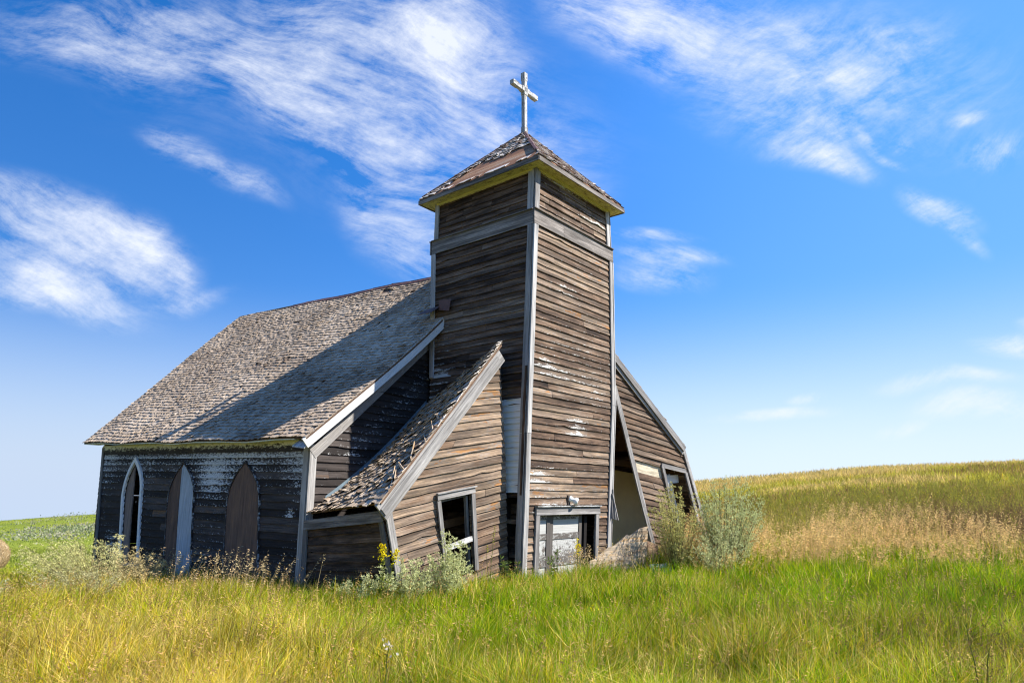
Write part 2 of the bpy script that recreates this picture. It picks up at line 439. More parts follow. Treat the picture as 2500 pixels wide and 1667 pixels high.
def corner_board(ca, z0, z1, dirs, wid=.13, thk=.03, mat='trim_pale', name='corner_board', parent=None, pt=0., joints=()):
    """One L-shaped corner trim: a board on each of the two faces that meet there."""
    m = MB()
    zs = [z0] + list(joints) + [z1]
    for za, zb in zip(zs[:-1], zs[1:]):
        for d, nrm, over in dirs:
            a = ca(za + .003) + d * (wid / 2 - over) + nrm * (.026 + thk / 2)
            b = ca(zb - .003) + d * (wid / 2 - over) + nrm * (.026 + thk / 2)
            beam(m, a, b, d, wid, thk, pt=pt, seg=10, wob=.009)
    return m.build(name, M[mat], parent)
t_ = .056
corner_board(c_near, ZT, ZB0, ((L, NL, 0), (W, NF, t_)), joints=(2.9,), parent=tower, wid=.13)
corner_board(c_left, ZT + 4.5, ZB0, ((-L, NL, 0),), parent=tower, wid=.12)
corner_board(c_right, ZT, ZB0, ((-W, NF, 0), (L, W, t_)), joints=(3.75,), parent=tower, wid=.11)
corner_board(i_n, ZB1, ZTOP, ((L, NL, 0), (W, NF, t_)), parent=tower, wid=.15)
corner_board(i_l, ZB1, ZTOP, ((-L, NL, 0), (W, L, 0)), parent=tower, wid=.12)
corner_board(i_r, ZB1, ZTOP, ((-W, NF, 0), (L, W, t_)), parent=tower, wid=.11)
# a thin strip of broken trim below the near corner board on the shaded side
# belt course
for ca, cb, nrm in ((c_near, c_left, NL), (c_near, c_right, NF), (c_right, c_back, W), (c_left, c_back, L)):
    m = MB(); zc = (ZB0 + ZB1) / 2
    e = (cb(zc) - ca(zc)); e /= np.linalg.norm(e)
    a = ca(zc) - e * (.06 if nrm is NF or nrm is L else .0); b = cb(zc) + e * (.06 if nrm is NF or nrm is L else .0)
    k = 2 if nrm is NF else 1
    for q in range(k):
        p0 = a + (b - a) * (0 if q == 0 else .34); p1 = a + (b - a) * ((.337 if q == 0 else 1) if k == 2 else 1)
        beam(m, p0 + nrm * .034, p1 + nrm * .034, Z, ZB1 - ZB0 - .02, .026, seg=5, wob=.004, rnd=rng.uniform(.3, .9))
    beam(m, a + Z * .165 + nrm * .045, b + Z * .165 + nrm * .045, nrm, .075, .018, seg=5, wob=.004, rnd=.2)
    m.build('belt_board', M['trim_brown'], tower)
# frieze under the eaves, peeling paint with yellow grass bounce in its colour
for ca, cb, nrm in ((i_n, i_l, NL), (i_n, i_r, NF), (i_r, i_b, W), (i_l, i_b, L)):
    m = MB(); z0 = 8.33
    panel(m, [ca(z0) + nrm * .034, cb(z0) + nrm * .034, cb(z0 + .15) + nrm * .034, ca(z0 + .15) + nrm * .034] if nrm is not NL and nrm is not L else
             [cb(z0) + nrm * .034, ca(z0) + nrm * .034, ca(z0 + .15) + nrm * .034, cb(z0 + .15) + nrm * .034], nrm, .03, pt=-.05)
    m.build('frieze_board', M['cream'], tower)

# ---- tower roof: low pyramid with wide eaves
OV = .26
ez = 8.42
E_n = c_near(8.4) - W * OV - L * OV; E_l = c_left(8.4) - W * OV + L * OV; E_r = c_right(8.4) + W * OV - L * OV; E_b = c_back(8.4) + W * OV + L * OV
for e in (E_n, E_l, E_r, E_b): e[2] = ez
APEX = g(1.60, 1.37, 10.42)
troof = None
def roof_face(ea, eb):
    """(s along the eave, v up the slope) -> point; returns P, normal, polygon."""
    u = eb - ea; lu = np.linalg.norm(u); u /= lu
    ap = APEX - ea; sa = np.dot(ap, u); up = ap - u * sa; lv = np.linalg.norm(up); up /= lv
    n = np.cross(u, up)
    return (lambda s, v: ea + u * s + up * v), n, [(0, 0), (lu, 0), (sa, lv)], lu, lv, sa, u, up
tsh = MB(); sheath = MB()
def rnd_t(s, v): return rng.random() ** .8
for idx, (ea, eb) in enumerate(((E_l, E_n), (E_n, E_r), (E_r, E_b), (E_b, E_l))):
    P, n, poly, lu, lv, sa, u, up = roof_face(ea + Z * .07, eb + Z * .07)
    if idx == 0:
        sk = lambda s, v, lv=lv: (v > .12 and v < .95 + .35 * vnoise(np.array(s * 1.7), np.array(1.), 4) and s > .55 + v * .55) or (v <= .14 and rng.random() < .45)
    elif idx == 1:
        sk = lambda s, v: rng.random() < .16
    else:
        sk = None
    shingles(tsh, P, n, poly, expo=.125, wr=(.09, .2), curl=.014, skip=sk, rndf=rnd_t)
    # boards under the shingles
    k = int(lv / .19) + 1
    for i in range(k):
        v0 = i * .19; v1 = min(v0 + .186, lv - .001)
        a0, a1 = sa * v0 / lv, lu - (lu - sa) * v0 / lv; b0, b1 = sa * v1 / lv, lu - (lu - sa) * v1 / lv
        r = rng.random()
        panel(sheath, [P(a0, v0) + n * .004, P(a1, v0) + n * .004, P(b1, v1) + n * .004, P(b0, v1) + n * .004], n, .025, rnd=r)
troof = sheath.build('tower_roof', M['sheathing'], church)
tsh.build('shingles', M['shingle_tower'], troof)
# hip caps of rusty tin
for e in (E_n, E_l, E_r, E_b):
    m = MB(); a = e + Z * .12 + (APEX - e) * .02; b = APEX + Z * .03
    if e is E_n: a = e + Z * .12 + (APEX - e) * .12
    d = (b - a) / np.linalg.norm(b - a)
    side = np.cross(d, Z); side /= np.linalg.norm(side); upn = np.cross(side, d)
    for s_ in (-1, 1):
        w_ = side * s_ * .045 - upn * .02
        k = 4
        for i in range(k):
            p0 = a + (b - a) * (i / k); p1 = a + (b - a) * ((i + 1.04) / k); j = rng.normal(0, .006, 2)
            q = [p0 + upn * (.012 + j[0] * .5), p1 + upn * (.008), p1 + w_ + upn * .006, p0 + w_ + upn * (.008 + j[1] * .4)]
            m.add(q + [x - upn * .006 for x in q], BOXF)
    m.build('hip_cap', M['rust'], troof)
# fascia and soffit
cor = [E_n, E_l, E_b, E_r]
for i in range(4):
    a, b = cor[i], cor[(i + 1) % 4]; d = (b - a) / np.linalg.norm(b - a)
    out = np.cross(d, Z) if np.dot(np.cross(d, Z), (a + b) / 2 - (E_n + E_b) / 2) > 0 else -np.cross(d, Z)
    m = MB(); cut = .0 if i % 2 == 0 else .016
    beam(m, a + out * .012 - d * (.02 - cut * 2), b + out * .012 + d * (.02 - cut * 2), Z, .10, .024, seg=10, wob=.01, rnd=rng.uniform(.1, .5))
    m.build('fascia_board', M['trim_brown'], troof)
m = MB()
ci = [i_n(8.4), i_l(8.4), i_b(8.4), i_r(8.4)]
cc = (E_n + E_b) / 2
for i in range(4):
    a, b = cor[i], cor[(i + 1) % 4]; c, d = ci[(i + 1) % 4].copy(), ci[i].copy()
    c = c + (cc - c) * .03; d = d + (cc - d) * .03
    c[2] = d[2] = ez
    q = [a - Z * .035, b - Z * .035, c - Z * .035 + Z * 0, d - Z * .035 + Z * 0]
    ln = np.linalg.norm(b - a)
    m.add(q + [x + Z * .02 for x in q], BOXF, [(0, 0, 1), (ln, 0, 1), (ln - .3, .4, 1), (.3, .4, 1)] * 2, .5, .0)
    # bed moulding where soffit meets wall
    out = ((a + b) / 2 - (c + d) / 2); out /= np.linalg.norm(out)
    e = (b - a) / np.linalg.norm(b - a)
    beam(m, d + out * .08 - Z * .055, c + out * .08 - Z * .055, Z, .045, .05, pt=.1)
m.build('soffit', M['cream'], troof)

# ---- cross
m = MB()
cx = g(1.60, 1.37, 0)
def cross_bar(m, p0, d, ln, axes, hw=.05, ends=(.085, .20), both=True):
    """A bar with thickened ends: profile rings along d."""
    e1, e2 = axes
    st = [(0, .059), (ends[1], .059), (ends[1] + .03, hw), (ln - ends[1] - .03, hw), (ln - ends[1], .059), (ln, .059)]
    pts = []; wc = []
    for t, r in st:
        for a, b in ((-1, -1), (1, -1), (1, 1), (-1, 1)):
            pts.append(p0 + d * t + e1 * a * r + e2 * b * r); wc.append((t, a * r + b * .3, 3))
    fs = [(3, 2, 1, 0)]
    for i in range(len(st) - 1):
        o = i * 4
        for k in range(4): fs.append((o + k, o + (k + 1) % 4, o + 4 + (k + 1) % 4, o + 4 + k))
    o = (len(st) - 1) * 4; fs.append((o, o + 1, o + 2, o + 3))
    m.add(pts, fs, wc, .5, .0)
cross_bar(m, cx + Z * 10.34, Z, 1.70, (W, -L))
cross_bar(m, cx + Z * 11.565 - W * .49, W, .98, (Z * .985, -L * .985))
for q_ in (W, Z):
    beam(m, cx + Z * 11.565 - q_ * .14, cx + Z * 11.565 + q_ * .14, Z if q_ is W else W, .122, .122, rnd=.6)
cross = m.build('cross', M['cross'], church)

# ---- double door in the tower front
fp = face(c_near, c_right, 3.0)
def DF(s, z, out=0.0): return fp(s, z) + NF * out
m = MB(); beam(m, DF(.30, 1.46, .045), DF(2.54, 1.46, .045), Z, .15, .04, rnd=.6, seg=4, wob=.003); beam(m, DF(.29, 1.545, .06), DF(2.55, 1.545, .06), Z, .02, .075, rnd=.9, pt=.3)
dframe = m.build('door_frame', M['trim'], church)
for s in (.365, 2.455):
    m = MB(); beam(m, DF(s, -.2, .042), DF(s, 1.383, .042), W, .12, .035, rnd=.4, seg=4, wob=.004); m.build('jamb', M['trim'], dframe)
def leaf(s0, s1, back, name='door_leaf'):
    m = MB(); st = .10
    for a, b in ((s0, s0 + st), (s1 - st, s1)):
        panel(m, [DF(a, -.2, back), DF(b, -.2, back), DF(b, 1.38, back), DF(a, 1.38, back)], NF, .04, rnd=.3, pt=-.25, grain='v')
    for z0, z1 in ((-.2, .1), (.42, .62), (.92, 1.03), (1.29, 1.38)):
        panel(m, [DF(s0 + st, z0, back - .003), DF(s1 - st, z0, back - .003), DF(s1 - st, z1, back - .003), DF(s0 + st, z1, back - .003)], NF, .034, rnd=.4, pt=-.05)
    o = m.build(name, M['door'], church)
    for z0, z1, p in ((.1, .42, .12), (.62, .92, .02), (1.03, 1.29, .14)):
        m = MB(); panel(m, [DF(s0 + st, z0, back - .018), DF(s1 - st, z0, back - .018), DF(s1 - st, z1, back - .018), DF(s0 + st, z1, back - .018)], NF, .012, rnd=.5, pt=[p - .04, p - .04, p + .05, p + .05] * 2)
        m.build('door_panel', M['door'], o)
leaf(.42, .90, -.05); leaf(.93, 2.05, -.07)
m = MB(); beam(m, DF(2.20, -.2, -.10), DF(2.20, 1.38, -.10), W, .10, .05, rnd=.05); m.build('door_post', M['wood_side'], dframe)
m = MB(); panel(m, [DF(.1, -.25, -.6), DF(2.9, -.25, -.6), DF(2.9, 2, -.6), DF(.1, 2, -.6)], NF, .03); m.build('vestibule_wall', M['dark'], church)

# ---- porcelain lamp holder over the door
m = MB(); c = DF(1.42, 1.69, .03)
rings = [(0, .06), (.03, .065), (.045, .05), (.09, .045), (.12, .065), (.17, .075), (.18, .02)]
pts = []; fs = []
ax = NF * .8 - Z * .35 + W * .35; ax /= np.linalg.norm(ax); e1 = np.cross(ax, Z); e1 /= np.linalg.norm(e1); e2 = np.cross(ax, e1)
for t, r in rings:
    for k in range(12): pts.append(c + ax * t + e1 * r * math.cos(k * R(30)) + e2 * r * math.sin(k * R(30)))
for i in range(len(rings) - 1):
    for k in range(12): fs.append((i * 12 + k, i * 12 + (k + 1) % 12, i * 12 + 12 + (k + 1) % 12, i * 12 + 12 + k))
fs.append(tuple(range(len(pts) - 12, len(pts)))); m.add(pts, fs)
lamp = m.build('wall_lamp', M['porcelain'], church, True)
m = MB(); beam(m, c + NF * .0 - W * .05 - Z * .14, c - W * .05 + Z * .07 + NF * .0, W, .06, .03); m.build('mount', M['dark'], lamp)

# ---- what is left of the sheltered side of the tower: white siding panel and the hole below it
m = MB(); sp = face(c_near, c_left, 2.7)
siding(m, lambda s, v: sp(s, v) + NL * .03, NL, [(.10, 1.80), (1.5, 1.80), (1.5, 3.56), (.08, 3.58)], h=.118, thick=.02, rndf=lambda s, v: .7, ptf=lambda s, v: .0, fleck=0, lift=.002, wob=.003)
m.build('white_siding', M['white_board'], tower)
m = MB(); beam(m, sp(.05, 1.75) + NL * .055, sp(.03, 4.2) + NL * .055, L, .06, .02, rnd=.3, seg=12, wob=.02); m.build('torn_trim', M['wood'], tower)
m = MB()
for i in range(9):
    z0 = -.2 + i * .2
    if i == 6: continue
    panel(m, [sp(1.6, z0) + W * .35, sp(.0, z0) + W * .35, sp(.0, z0 + .19) + W * .35, sp(1.6, z0 + .19) + W * .35], NL, .02, rnd=rng.uniform(.3, .8))
beam(m, sp(1.5, 1.3) + W * .02, sp(.1, 1.27) + W * .02, Z, .07, .05, rnd=.7)
m.build('inner_boards', M['wood'], tower)
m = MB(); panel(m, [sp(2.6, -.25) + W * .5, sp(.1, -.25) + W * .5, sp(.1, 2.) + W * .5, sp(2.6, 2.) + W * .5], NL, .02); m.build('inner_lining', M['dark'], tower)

# ================================================================== NAVE
def lerp(a, b, t): return a + (b - a) * t
# side wall (left): corners in (w,l,z)
SW = dict(fb=g(-2.83, 2.92, -.55), ft=g(-2.83, 2.93, 2.74), bb=g(-2.83, 11.80, -.65), bt=g(-2.83, 12.28, 3.08))
LN, HN = 9.2, 3.4
def PS(s, v):
    t = s / LN; k = v / HN
    return lerp(lerp(SW['fb'], SW['bb'], t), lerp(SW['ft'], SW['bt'], t), k) + NL * (.03 * math.sin(t * 3.1) * math.sin(k * 3.1))
def side_paint(s, v):
    k = v / HN
    p = .155 + .20 * max(0, (k - .60) / .36) ** 1.0
    p += .13 * (float(vnoise(np.array(s * .9), np.array(v * 1.1), 8)) - .5)
    if k > .93: p += .08
    for (cs, cv, ds, dv, a) in ((.55, 2.0, .12, .08, .3), (3.4, 2.55, .5, .3, .12), (8.2, 1.2, .4, .3, .10)):
        p += a * math.exp(-((s - cs) / ds) ** 2 - ((v - cv) / dv) ** 2)
    return p
def inv_side(l, z):   # (l,z) on the side wall -> (s,v) by a few Newton steps
    s, v = (l - 2.9), (z + .6)
    for _ in range(12):
        p = PS(s, v) - N0; cl, cz = np.dot(p, L), p[2]
        s -= (cl - l) * .98; v -= (cz - z)
    return s, v
def arch(l0, l1, zs, zp, lb0, lb1, zb, k=7):
    """Lancet outline in (l,z): bottom corners lb0<lb1 at zb, spring points l0,l1 at zs, peak at zp."""
    pk = (l0 + l1) / 2 + .0
    pk = (l0 + l1) / 2 + (zp - zs) * .05
    o = [(lb1, zb), (lb0, zb)]
    for i in range(k + 1):
        t = i / k; a = t * R(90)
        o.append((l0 + (pk - l0) * (1 - math.cos(a)) ** 1.0 if False else l0 + (pk - l0) * (1 - math.sqrt(max(0, 1 - t * t)) * .0 - (1 - t ** 2.3)), zs + (zp - zs) * t))
    for i in range(1, k + 1):
        t = 1 - i / k
        o.append((l1 + (pk - l1) * t ** 2.3, zs + (zp - zs) * t))
    return o
WINS = [dict(l0=9.62, l1=10.55, zs=1.75, zp=2.58, lb0=9.40, lb1=10.30, zb=.22),
        dict(l0=7.00, l1=8.16, zs=1.62, zp=2.47, lb0=6.82, lb1=8.00, zb=.02),
        dict(l0=4.43, l1=5.58, zs=1.55, zp=2.39, lb0=4.28, lb1=5.48, zb=.05)]
def grow(o, d):
    c = np.mean(np.array(o), 0); q = []
    n = len(o)
    for i in range(n):
        a = np.array(o[i - 1]); b = np.array(o[i]); c_ = np.array(o[(i + 1) % n])
        e1 = (b - a) / (np.linalg.norm(b - a) + 1e-9); e2 = (c_ - b) / (np.linalg.norm(c_ - b) + 1e-9)
        n1 = np.array([-e1[1], e1[0]]); n2 = np.array([-e2[1], e2[0]]); nn = n1 + n2; nn /= np.linalg.norm(nn) + 1e-9
        k = 1 / max(.5, np.dot(nn, n1))
        q.append(tuple(b + nn * d * k))
    # keep the direction that grows
    if np.abs(np.array(q) - c).sum() < np.abs(np.array(o) - c).sum() and d > 0:
        return grow(o, -d) if False else [tuple(2 * np.array(o[i]) - np.array(q[i])) for i in range(n)]
    return q
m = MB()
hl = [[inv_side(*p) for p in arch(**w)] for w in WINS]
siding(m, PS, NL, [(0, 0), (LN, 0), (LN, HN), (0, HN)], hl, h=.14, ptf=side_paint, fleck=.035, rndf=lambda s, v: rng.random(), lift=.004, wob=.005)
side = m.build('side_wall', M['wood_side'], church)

def outline_frame(o, wid, thk, out, mat, parent, name='window_frame', inner=.0, dense=True):
    """A frame that follows the outline in (l,z) on the side wall."""
    m = MB(); big = grow(o, wid)
    n = len(o)
    for i in range(1, n):           # no piece under the sill
        j = (i + 1) % n
        q = [o[i], o[j], big[j], big[i]]
        f = [PS(*inv_side(*p)) + NL * (out + thk) for p in q]; b = [PS(*inv_side(*p)) + NL * out for p in q]
        ln = math.hypot(o[j][0] - o[i][0], o[j][1] - o[i][1])
        wc = [(i * .4, 0, 1), (i * .4 + ln, 0, 1), (i * .4 + ln, wid, 1), (i * .4, wid, 1)]
        m.add(f + b, BOXF, wc * 2, rng.uniform(.3, .8), .0)
    return m.build(name, M[mat], parent)
def fill_board(o, out, thk, mat, parent, name, l_split=None, keep=None, rnd=.5):
    """A board cut to the outline; l_split keeps one side only."""
    m = MB()
    zs = sorted(set([p[1] for p in o])); zmin, zmax = zs[0], zs[-1]
    rows = 22
    for i in range(rows):
        z0 = zmin + (zmax - zmin) * i / rows; z1 = zmin + (zmax - zmin) * (i + 1) / rows
        c0 = crossings(o, z0 + 1e-4); c1 = crossings(o, z1 - 1e-4)
        if not c0 or not c1: continue
        a0, b0 = c0[0]; a1, b1 = c1[0]
        if l_split is not None:
            s0 = lerp(a0, b0, l_split) if i < 0 else l_split(z0); s1 = l_split(z1)
            if keep == 'far': a0, a1 = min(max(a0, s0), b0), min(max(a1, s1), b1)
            else: b0, b1 = max(min(b0, s0), a0), max(min(b1, s1), a1)
            if b0 - a0 < .01 and b1 - a1 < .01: continue
        q = [(b0, z0), (a0, z0), (a1, z1), (b1, z1)]
        f = [PS(*inv_side(*p)) + NL * (out + thk) for p in q]; b = [PS(*inv_side(*p)) + NL * out for p in q]
        wc = [(p[1], p[0], rnd * 20) for p in q] * 2
        fs = [(0, 1, 2, 3)] + [(7, 6, 5, 4), (1, 5, 6, 2), (3, 7, 4, 0)]
        if i == 0: fs.append((0, 4, 5, 1))
        m.add(f + b, fs, wc, rnd, 0.)
    return m.build(name, M[mat], parent)
# window 1: open, worn white frame, a plank still standing in it
o1 = arch(**WINS[0])
wf = outline_frame(o1, .10, .05, .012, 'white_frame', side)
wf['label'] = 'worn white pointed frame of the open window'
m = MB(); s_ = WINS[0]
beam(m, PS(*inv_side(s_['lb0'] - .1, s_['zb'] - .03)) + NL * .04, PS(*inv_side(s_['lb1'] + .1, s_['zb'] - .03)) + NL * .04, NL, .16, .06, rnd=.8, pt=.0); m.build('window_sill', M['trim'], wf)
fill_board(o1, -.035, .03, 'stud_pale', side, 'window_plank', l_split=lambda z: 10.0 + (z - .22) * .10, keep='far', rnd=.15)
# windows 2 and 3: boarded up
o2 = arch(**WINS[1]); 
f2 = outline_frame(o2, .035, .034, .015, 'wood_frame', side)
fill_board(o2, .004, .028, 'plywood', side, 'window_board', l_split=lambda z: 7.50 + (z - .0) * .085, keep='far', rnd=.3)
b2 = fill_board(o2, .001, .026, 'blue_board', side, 'window_board', l_split=lambda z: 7.495 + (z - .0) * .085, keep='near', rnd=.6); b2['label'] = 'blue grey board beside the brown one'
o3 = arch(**WINS[2])
f3 = outline_frame(o3, .035, .036, .015, 'wood_frame', side)
fill_board(o3, .004, .03, 'plywood', side, 'window_board', rnd=.5)

# gable wall (front), left and right of the tower; far side and back walls
GZ = lambda w: 2.62 + .905 * (w + 2.83) if w < 1.5 else 2.62 + .905 * (5.83 - w)
def PG(s, v): return g(s, 2.9, v) 
m = MB()
def gable_paint(s, v):
    d = GZ(s) - v
    p = .075 + .15 * max(0, 1 - abs(d - .9) / .9) * (1 if s > -2.0 else .4)
    if v > 2.35 and s < -1.9: p += .06
    p += .25 * math.exp(-((s + 1.25) / .35) ** 2 - ((v - 2.28) / .1) ** 2)
    return p
siding(m, PG, NF, [(-2.83, -.55), (.16, -.55), (.16, GZ(.16)), (-2.83, GZ(-2.83))], ptf=gable_paint, fleck=.05, h=.145, rndf=lambda s, v: (rng.uniform(.75, 1) if s < -1.9 else rng.random() * .7), wob=.01, lift=.01)  # lighter boards at the left end paint in the sunlit strip
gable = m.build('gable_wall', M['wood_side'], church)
m = MB()
siding(m, PG, NF, [(3.1, -.55), (5.83, -.55), (5.83, GZ(5.83)), (3.1, GZ(3.1))], seg=1.)
m.build('gable_wall', M['wood'], church)
m = MB(); siding(m, lambda s, v: g(5.83, 2.9 + s, v), W, [(0, -.6), (9.2, -.6), (9.2, 3.0), (0, 2.7)], seg=2); m.build('side_wall', M['wood'], church)
m = MB(); siding(m, lambda s, v: g(s, 12.1 + .1 * v, v), L, [(-2.83, -.6), (5.83, -.6), (5.83, 3.1), (1.5, 7.2), (-2.83, 3.1)], seg=2); m.build('rear_wall', M['wood'], church)
m = MB()
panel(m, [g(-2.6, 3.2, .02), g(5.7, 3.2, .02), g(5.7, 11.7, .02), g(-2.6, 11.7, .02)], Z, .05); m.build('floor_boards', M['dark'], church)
# corner boards of the nave
nc = lambda z: g(-2.83, 2.91, z)
corner_board(nc, -.55, 2.66, ((W, NF, t_), (L, NL, 0)), parent=gable, wid=.15)
m = MB(); beam(m, PS(LN - .05, 0) + NL * .04, PS(LN - .05, HN - .05) + NL * .04, L, .12, .03, rnd=.1); m.build('corner_board', M['trim'], side)
# frieze and soffit on the side wall
m = MB()
for i in range(10):
    s0, s1 = LN * i / 10, LN * (i + 1) / 10
    q = [PS(s1, HN - .21) + NL * .036, PS(s0, HN - .21) + NL * .036, PS(s0, HN) + NL * .036, PS(s1, HN) + NL * .036]
    panel(m, q, NL, .02, rnd=.6, pt=[-.22, -.22, .1, .1] * 2)
m.build('frieze_board', M['cream_side'], side)

# ---- nave roof
RA = dict(ef=g(-3.15, 2.63, 2.74), eb=g(-3.17, 12.78, 3.17), rf=g(1.5, 2.26, 7.18), rb=g(1.5, 13.80, 7.85))
LR, HR = 10.6, 6.45
def PR(s, v):
    t, k = s / LR, v / HR
    p = lerp(lerp(RA['ef'], RA['eb'], t), lerp(RA['rf'], RA['rb'], t), k)
    sag = -.20 * max(0, 1 - t * 2.2) * math.sin(k * 3.14) - .07 * math.sin(t * 3.14) * (math.sin(k * 3.14) + .35) + .02 * math.sin(s * 2.1 + v) 
    return p + Z * sag
_nr = np.cross(RA['eb'] - RA['ef'], RA['rf'] - RA['ef']); _nr = _nr / np.linalg.norm(_nr); _nr = _nr if _nr[2] > 0 else -_nr
def tower_cut(s, v):
    p = PR(s, v) - N0
    return np.dot(p, W) > -.02 and np.dot(p, L) < 2.88 and np.dot(p, W) < 3.1
def hole_roof(s, v):
    return (abs(s - 3.35) < .16 and abs(v - 6.1) < .10) or (abs(s - 6.3) < .13 and abs(v - 5.2) < .05)
m = MB()
shingles(m, PR, _nr, [(0, 0), (LR, 0), (LR, HR), (0, HR)], expo=.118, wr=(.06, .145), skip=lambda s, v: tower_cut(s, v) or hole_roof(s, v), curl=.010, jit=.013, rndf=lambda s, v: float(np.clip(.5 + rng.uniform(-.33, .33) + 1.1 * (fbm(np.array(s * .9), np.array(v * 1.3), 55) - .5), 0, 1)))
nshingles = m
# boards under the shingles
m = MB(); NS, NV = 30, 30
for i in range(NS):
    for j in range(NV):
        s0, s1, v0, v1 = LR * i / NS, LR * (i + 1) / NS, HR * j / NV, HR * (j + .985) / NV
        if tower_cut(s0 + .15, (v0 + v1) / 2) or tower_cut(s0, v0): continue
        q = [PR(s0, v0), PR(s1, v0), PR(s1, v1), PR(s0, v1)]
        m.add(q + [x - _nr * .03 for x in q], BOXF, [(s0, v0, 1), (s1, v0, 1), (s1, v1, 1), (s0, v1, 1)] * 2, .1)
# other slope, mirrored across the ridge
RB = dict(ef=g(6.17, 2.53, 2.74), eb=g(6.17, 12.78, 3.17))
_nb = np.cross(RA['rf'] - RB['ef'], RB['eb'] - RB['ef']); _nb /= np.linalg.norm(_nb); _nb = _nb if _nb[2] > 0 else -_nb
def PR2(s, v): return lerp(lerp(RB['ef'], RB['eb'], s / LR), lerp(RA['rf'], RA['rb'], s / LR), v / HR)
def tower_cut2(s, v):
    p = PR2(s, v) - N0
    return np.dot(p, W) < 3.2 and np.dot(p, L) < 2.9
for i in range(NS):
    for j in range(NV):
        s0, s1, v0, v1 = LR * i / NS, LR * (i + 1) / NS, HR * j / NV, HR * (j + .985) / NV
        if tower_cut2(s0 + .15, (v0 + v1) / 2): continue
        q = [PR2(s1, v0), PR2(s0, v0), PR2(s0, v1), PR2(s1, v1)]
        m.add(q + [x - _nb * .03 for x in q], BOXF, [(s1, v0, 1), (s0, v0, 1), (s0, v1, 1), (s1, v1, 1)] * 2, .1)
nroof = m.build('nave_roof', M['stud'], church)
nshingles.build('shingles', M['shingle'], nroof)
m = MB(); shingles(m, PR2, _nb, [(0, 0), (LR, 0), (LR, HR), (0, HR)], expo=.27, wr=(.2, .4), skip=tower_cut2); m.build('shingles', M['shingle'], nroof)
# rusty ridge cap on the front two thirds
m = MB()
for i in range(9):
    s0 = 1.2 + i * .72; s1 = s0 + .74
    for sgn, F in ((1, PR), (-1, PR2)):
        a, b = PR(s0, HR) + Z * (.05 + rng.normal(0, .006)), PR(s1, HR) + Z * (.05 + rng.normal(0, .008))
        c, d = F(s1, HR - .13) + Z * .05, F(s0, HR - .13) + Z * .055
        q = [a, b, c, d]; m.add(q + [x - Z * .008 for x in q], BOXF)
m.build('ridge_cap', M['rust'], nroof)
# rake board on the gable, white paint on its face, soffit behind it
m = MB()
k = 10
v_top = 4.42
for i in range(k):
    v0, v1 = v_top * i / k, v_top * (i + 1) / k
    a, b = PR(.02, v0), PR(.02, v1)
    beam(m, a - Z * .10, b - Z * .10, Z, .19, .03, rnd=.85, pt=.10, wob=.003)
m.build('rake_board', M['trim_white'], nroof)
m = MB()
for i in range(k):
    v0, v1 = v_top * i / k, v_top * (i + 1) / k
    q = [PR(.03, v0) - Z * .19, PR(.42, v0) - Z * .17, PR(.42, v1) - Z * .17, PR(.03, v1) - Z * .19]
    q = [q[0], q[3], q[2], q[1]]
    m.add(q + [x + Z * .02 for x in q], BOXF, [(v0, 0, 1), (v1, 0, 1), (v1, .3, 1), (v0, .3, 1)] * 2, .6, .02)
    q = [g(-2.83 + 3.0 * i / k, 2.86, GZ(-2.83 + 3.0 * i / k) - .34), g(-2.83 + 3.0 * (i + 1) / k, 2.86, GZ(-2.83 + 3.0 * (i + 1) / k) - .34)]
    beam(m, q[0] + Z * .2, q[1] + Z * .2, Z, .2, .025, rnd=.6, pt=-.12)
m.build('rake_soffit', M['trim_white'], nroof)
m = MB()
for i in range(10):
    s0, s1 = max(LR * i / 10, .4), LR * (i + 1) / 10
    q = [PR(s0, .02) - Z * .05, PR(s1, .02) - Z * .05, PR(s1, .02) - Z * .05 + W * .36, PR(s0, .02) - Z * .05 + W * .36]
    m.add(q + [x + Z * .02 for x in q], BOXF, [(s0, 0, 1), (s1, 0, 1), (s1, .36, 1), (s0, .36, 1)] * 2, .6, .1)
m.build('eave_soffit', M['cream_side'], nroof)
# bent red tin where the roof runs into the tower
m = MB()
q = [g(-.03, 2.45, 5.86), g(-.06, 2.95, 5.82), g(-.30, 2.95, 5.66), g(-.28, 2.50, 5.66)]
m.add(q + [x - Z * .01 for x in q], BOXF)
q = [g(-.09, 2.15, 5.66), g(-.07, 2.48, 5.74), g(-.07, 2.48, 5.96), g(-.09, 2.1, 5.92)]
m.add(q + [x - W * .01 for x in q], BOXF)
m.build('flashing', M['rust'], nroof)

# ================================================================== LEFT WING (slumped lean-to)
LW = .45
KT = .17
def PW(s, v): return g(s, LW + .02 * math.sin(v * 2 + s), v + KT * s)
def sv(w, z): return (w, z - KT * w)
wpoly = [sv(-2.68, -.35), sv(-.08, -.35), sv(-.11, .2), sv(-.29, 2.865), sv(-.38, 4.46), sv(-3.17, 1.56), sv(-2.89, .53)]
wwin = [sv(-1.74, .42), sv(-1.10, .50), sv(-1.21, 1.78), sv(-1.97, 1.66)]
m = MB()
def rnd_w(s, v):
    r = rng.uniform(.28, .92)
    if rng.random() < .12: r = .97
    return r
siding(m, PW, NF, wpoly, [wwin], ptf=lambda s, v: -.04, fleck=.14, rndf=rnd_w, wob=.008, lift=.009, h=.138)
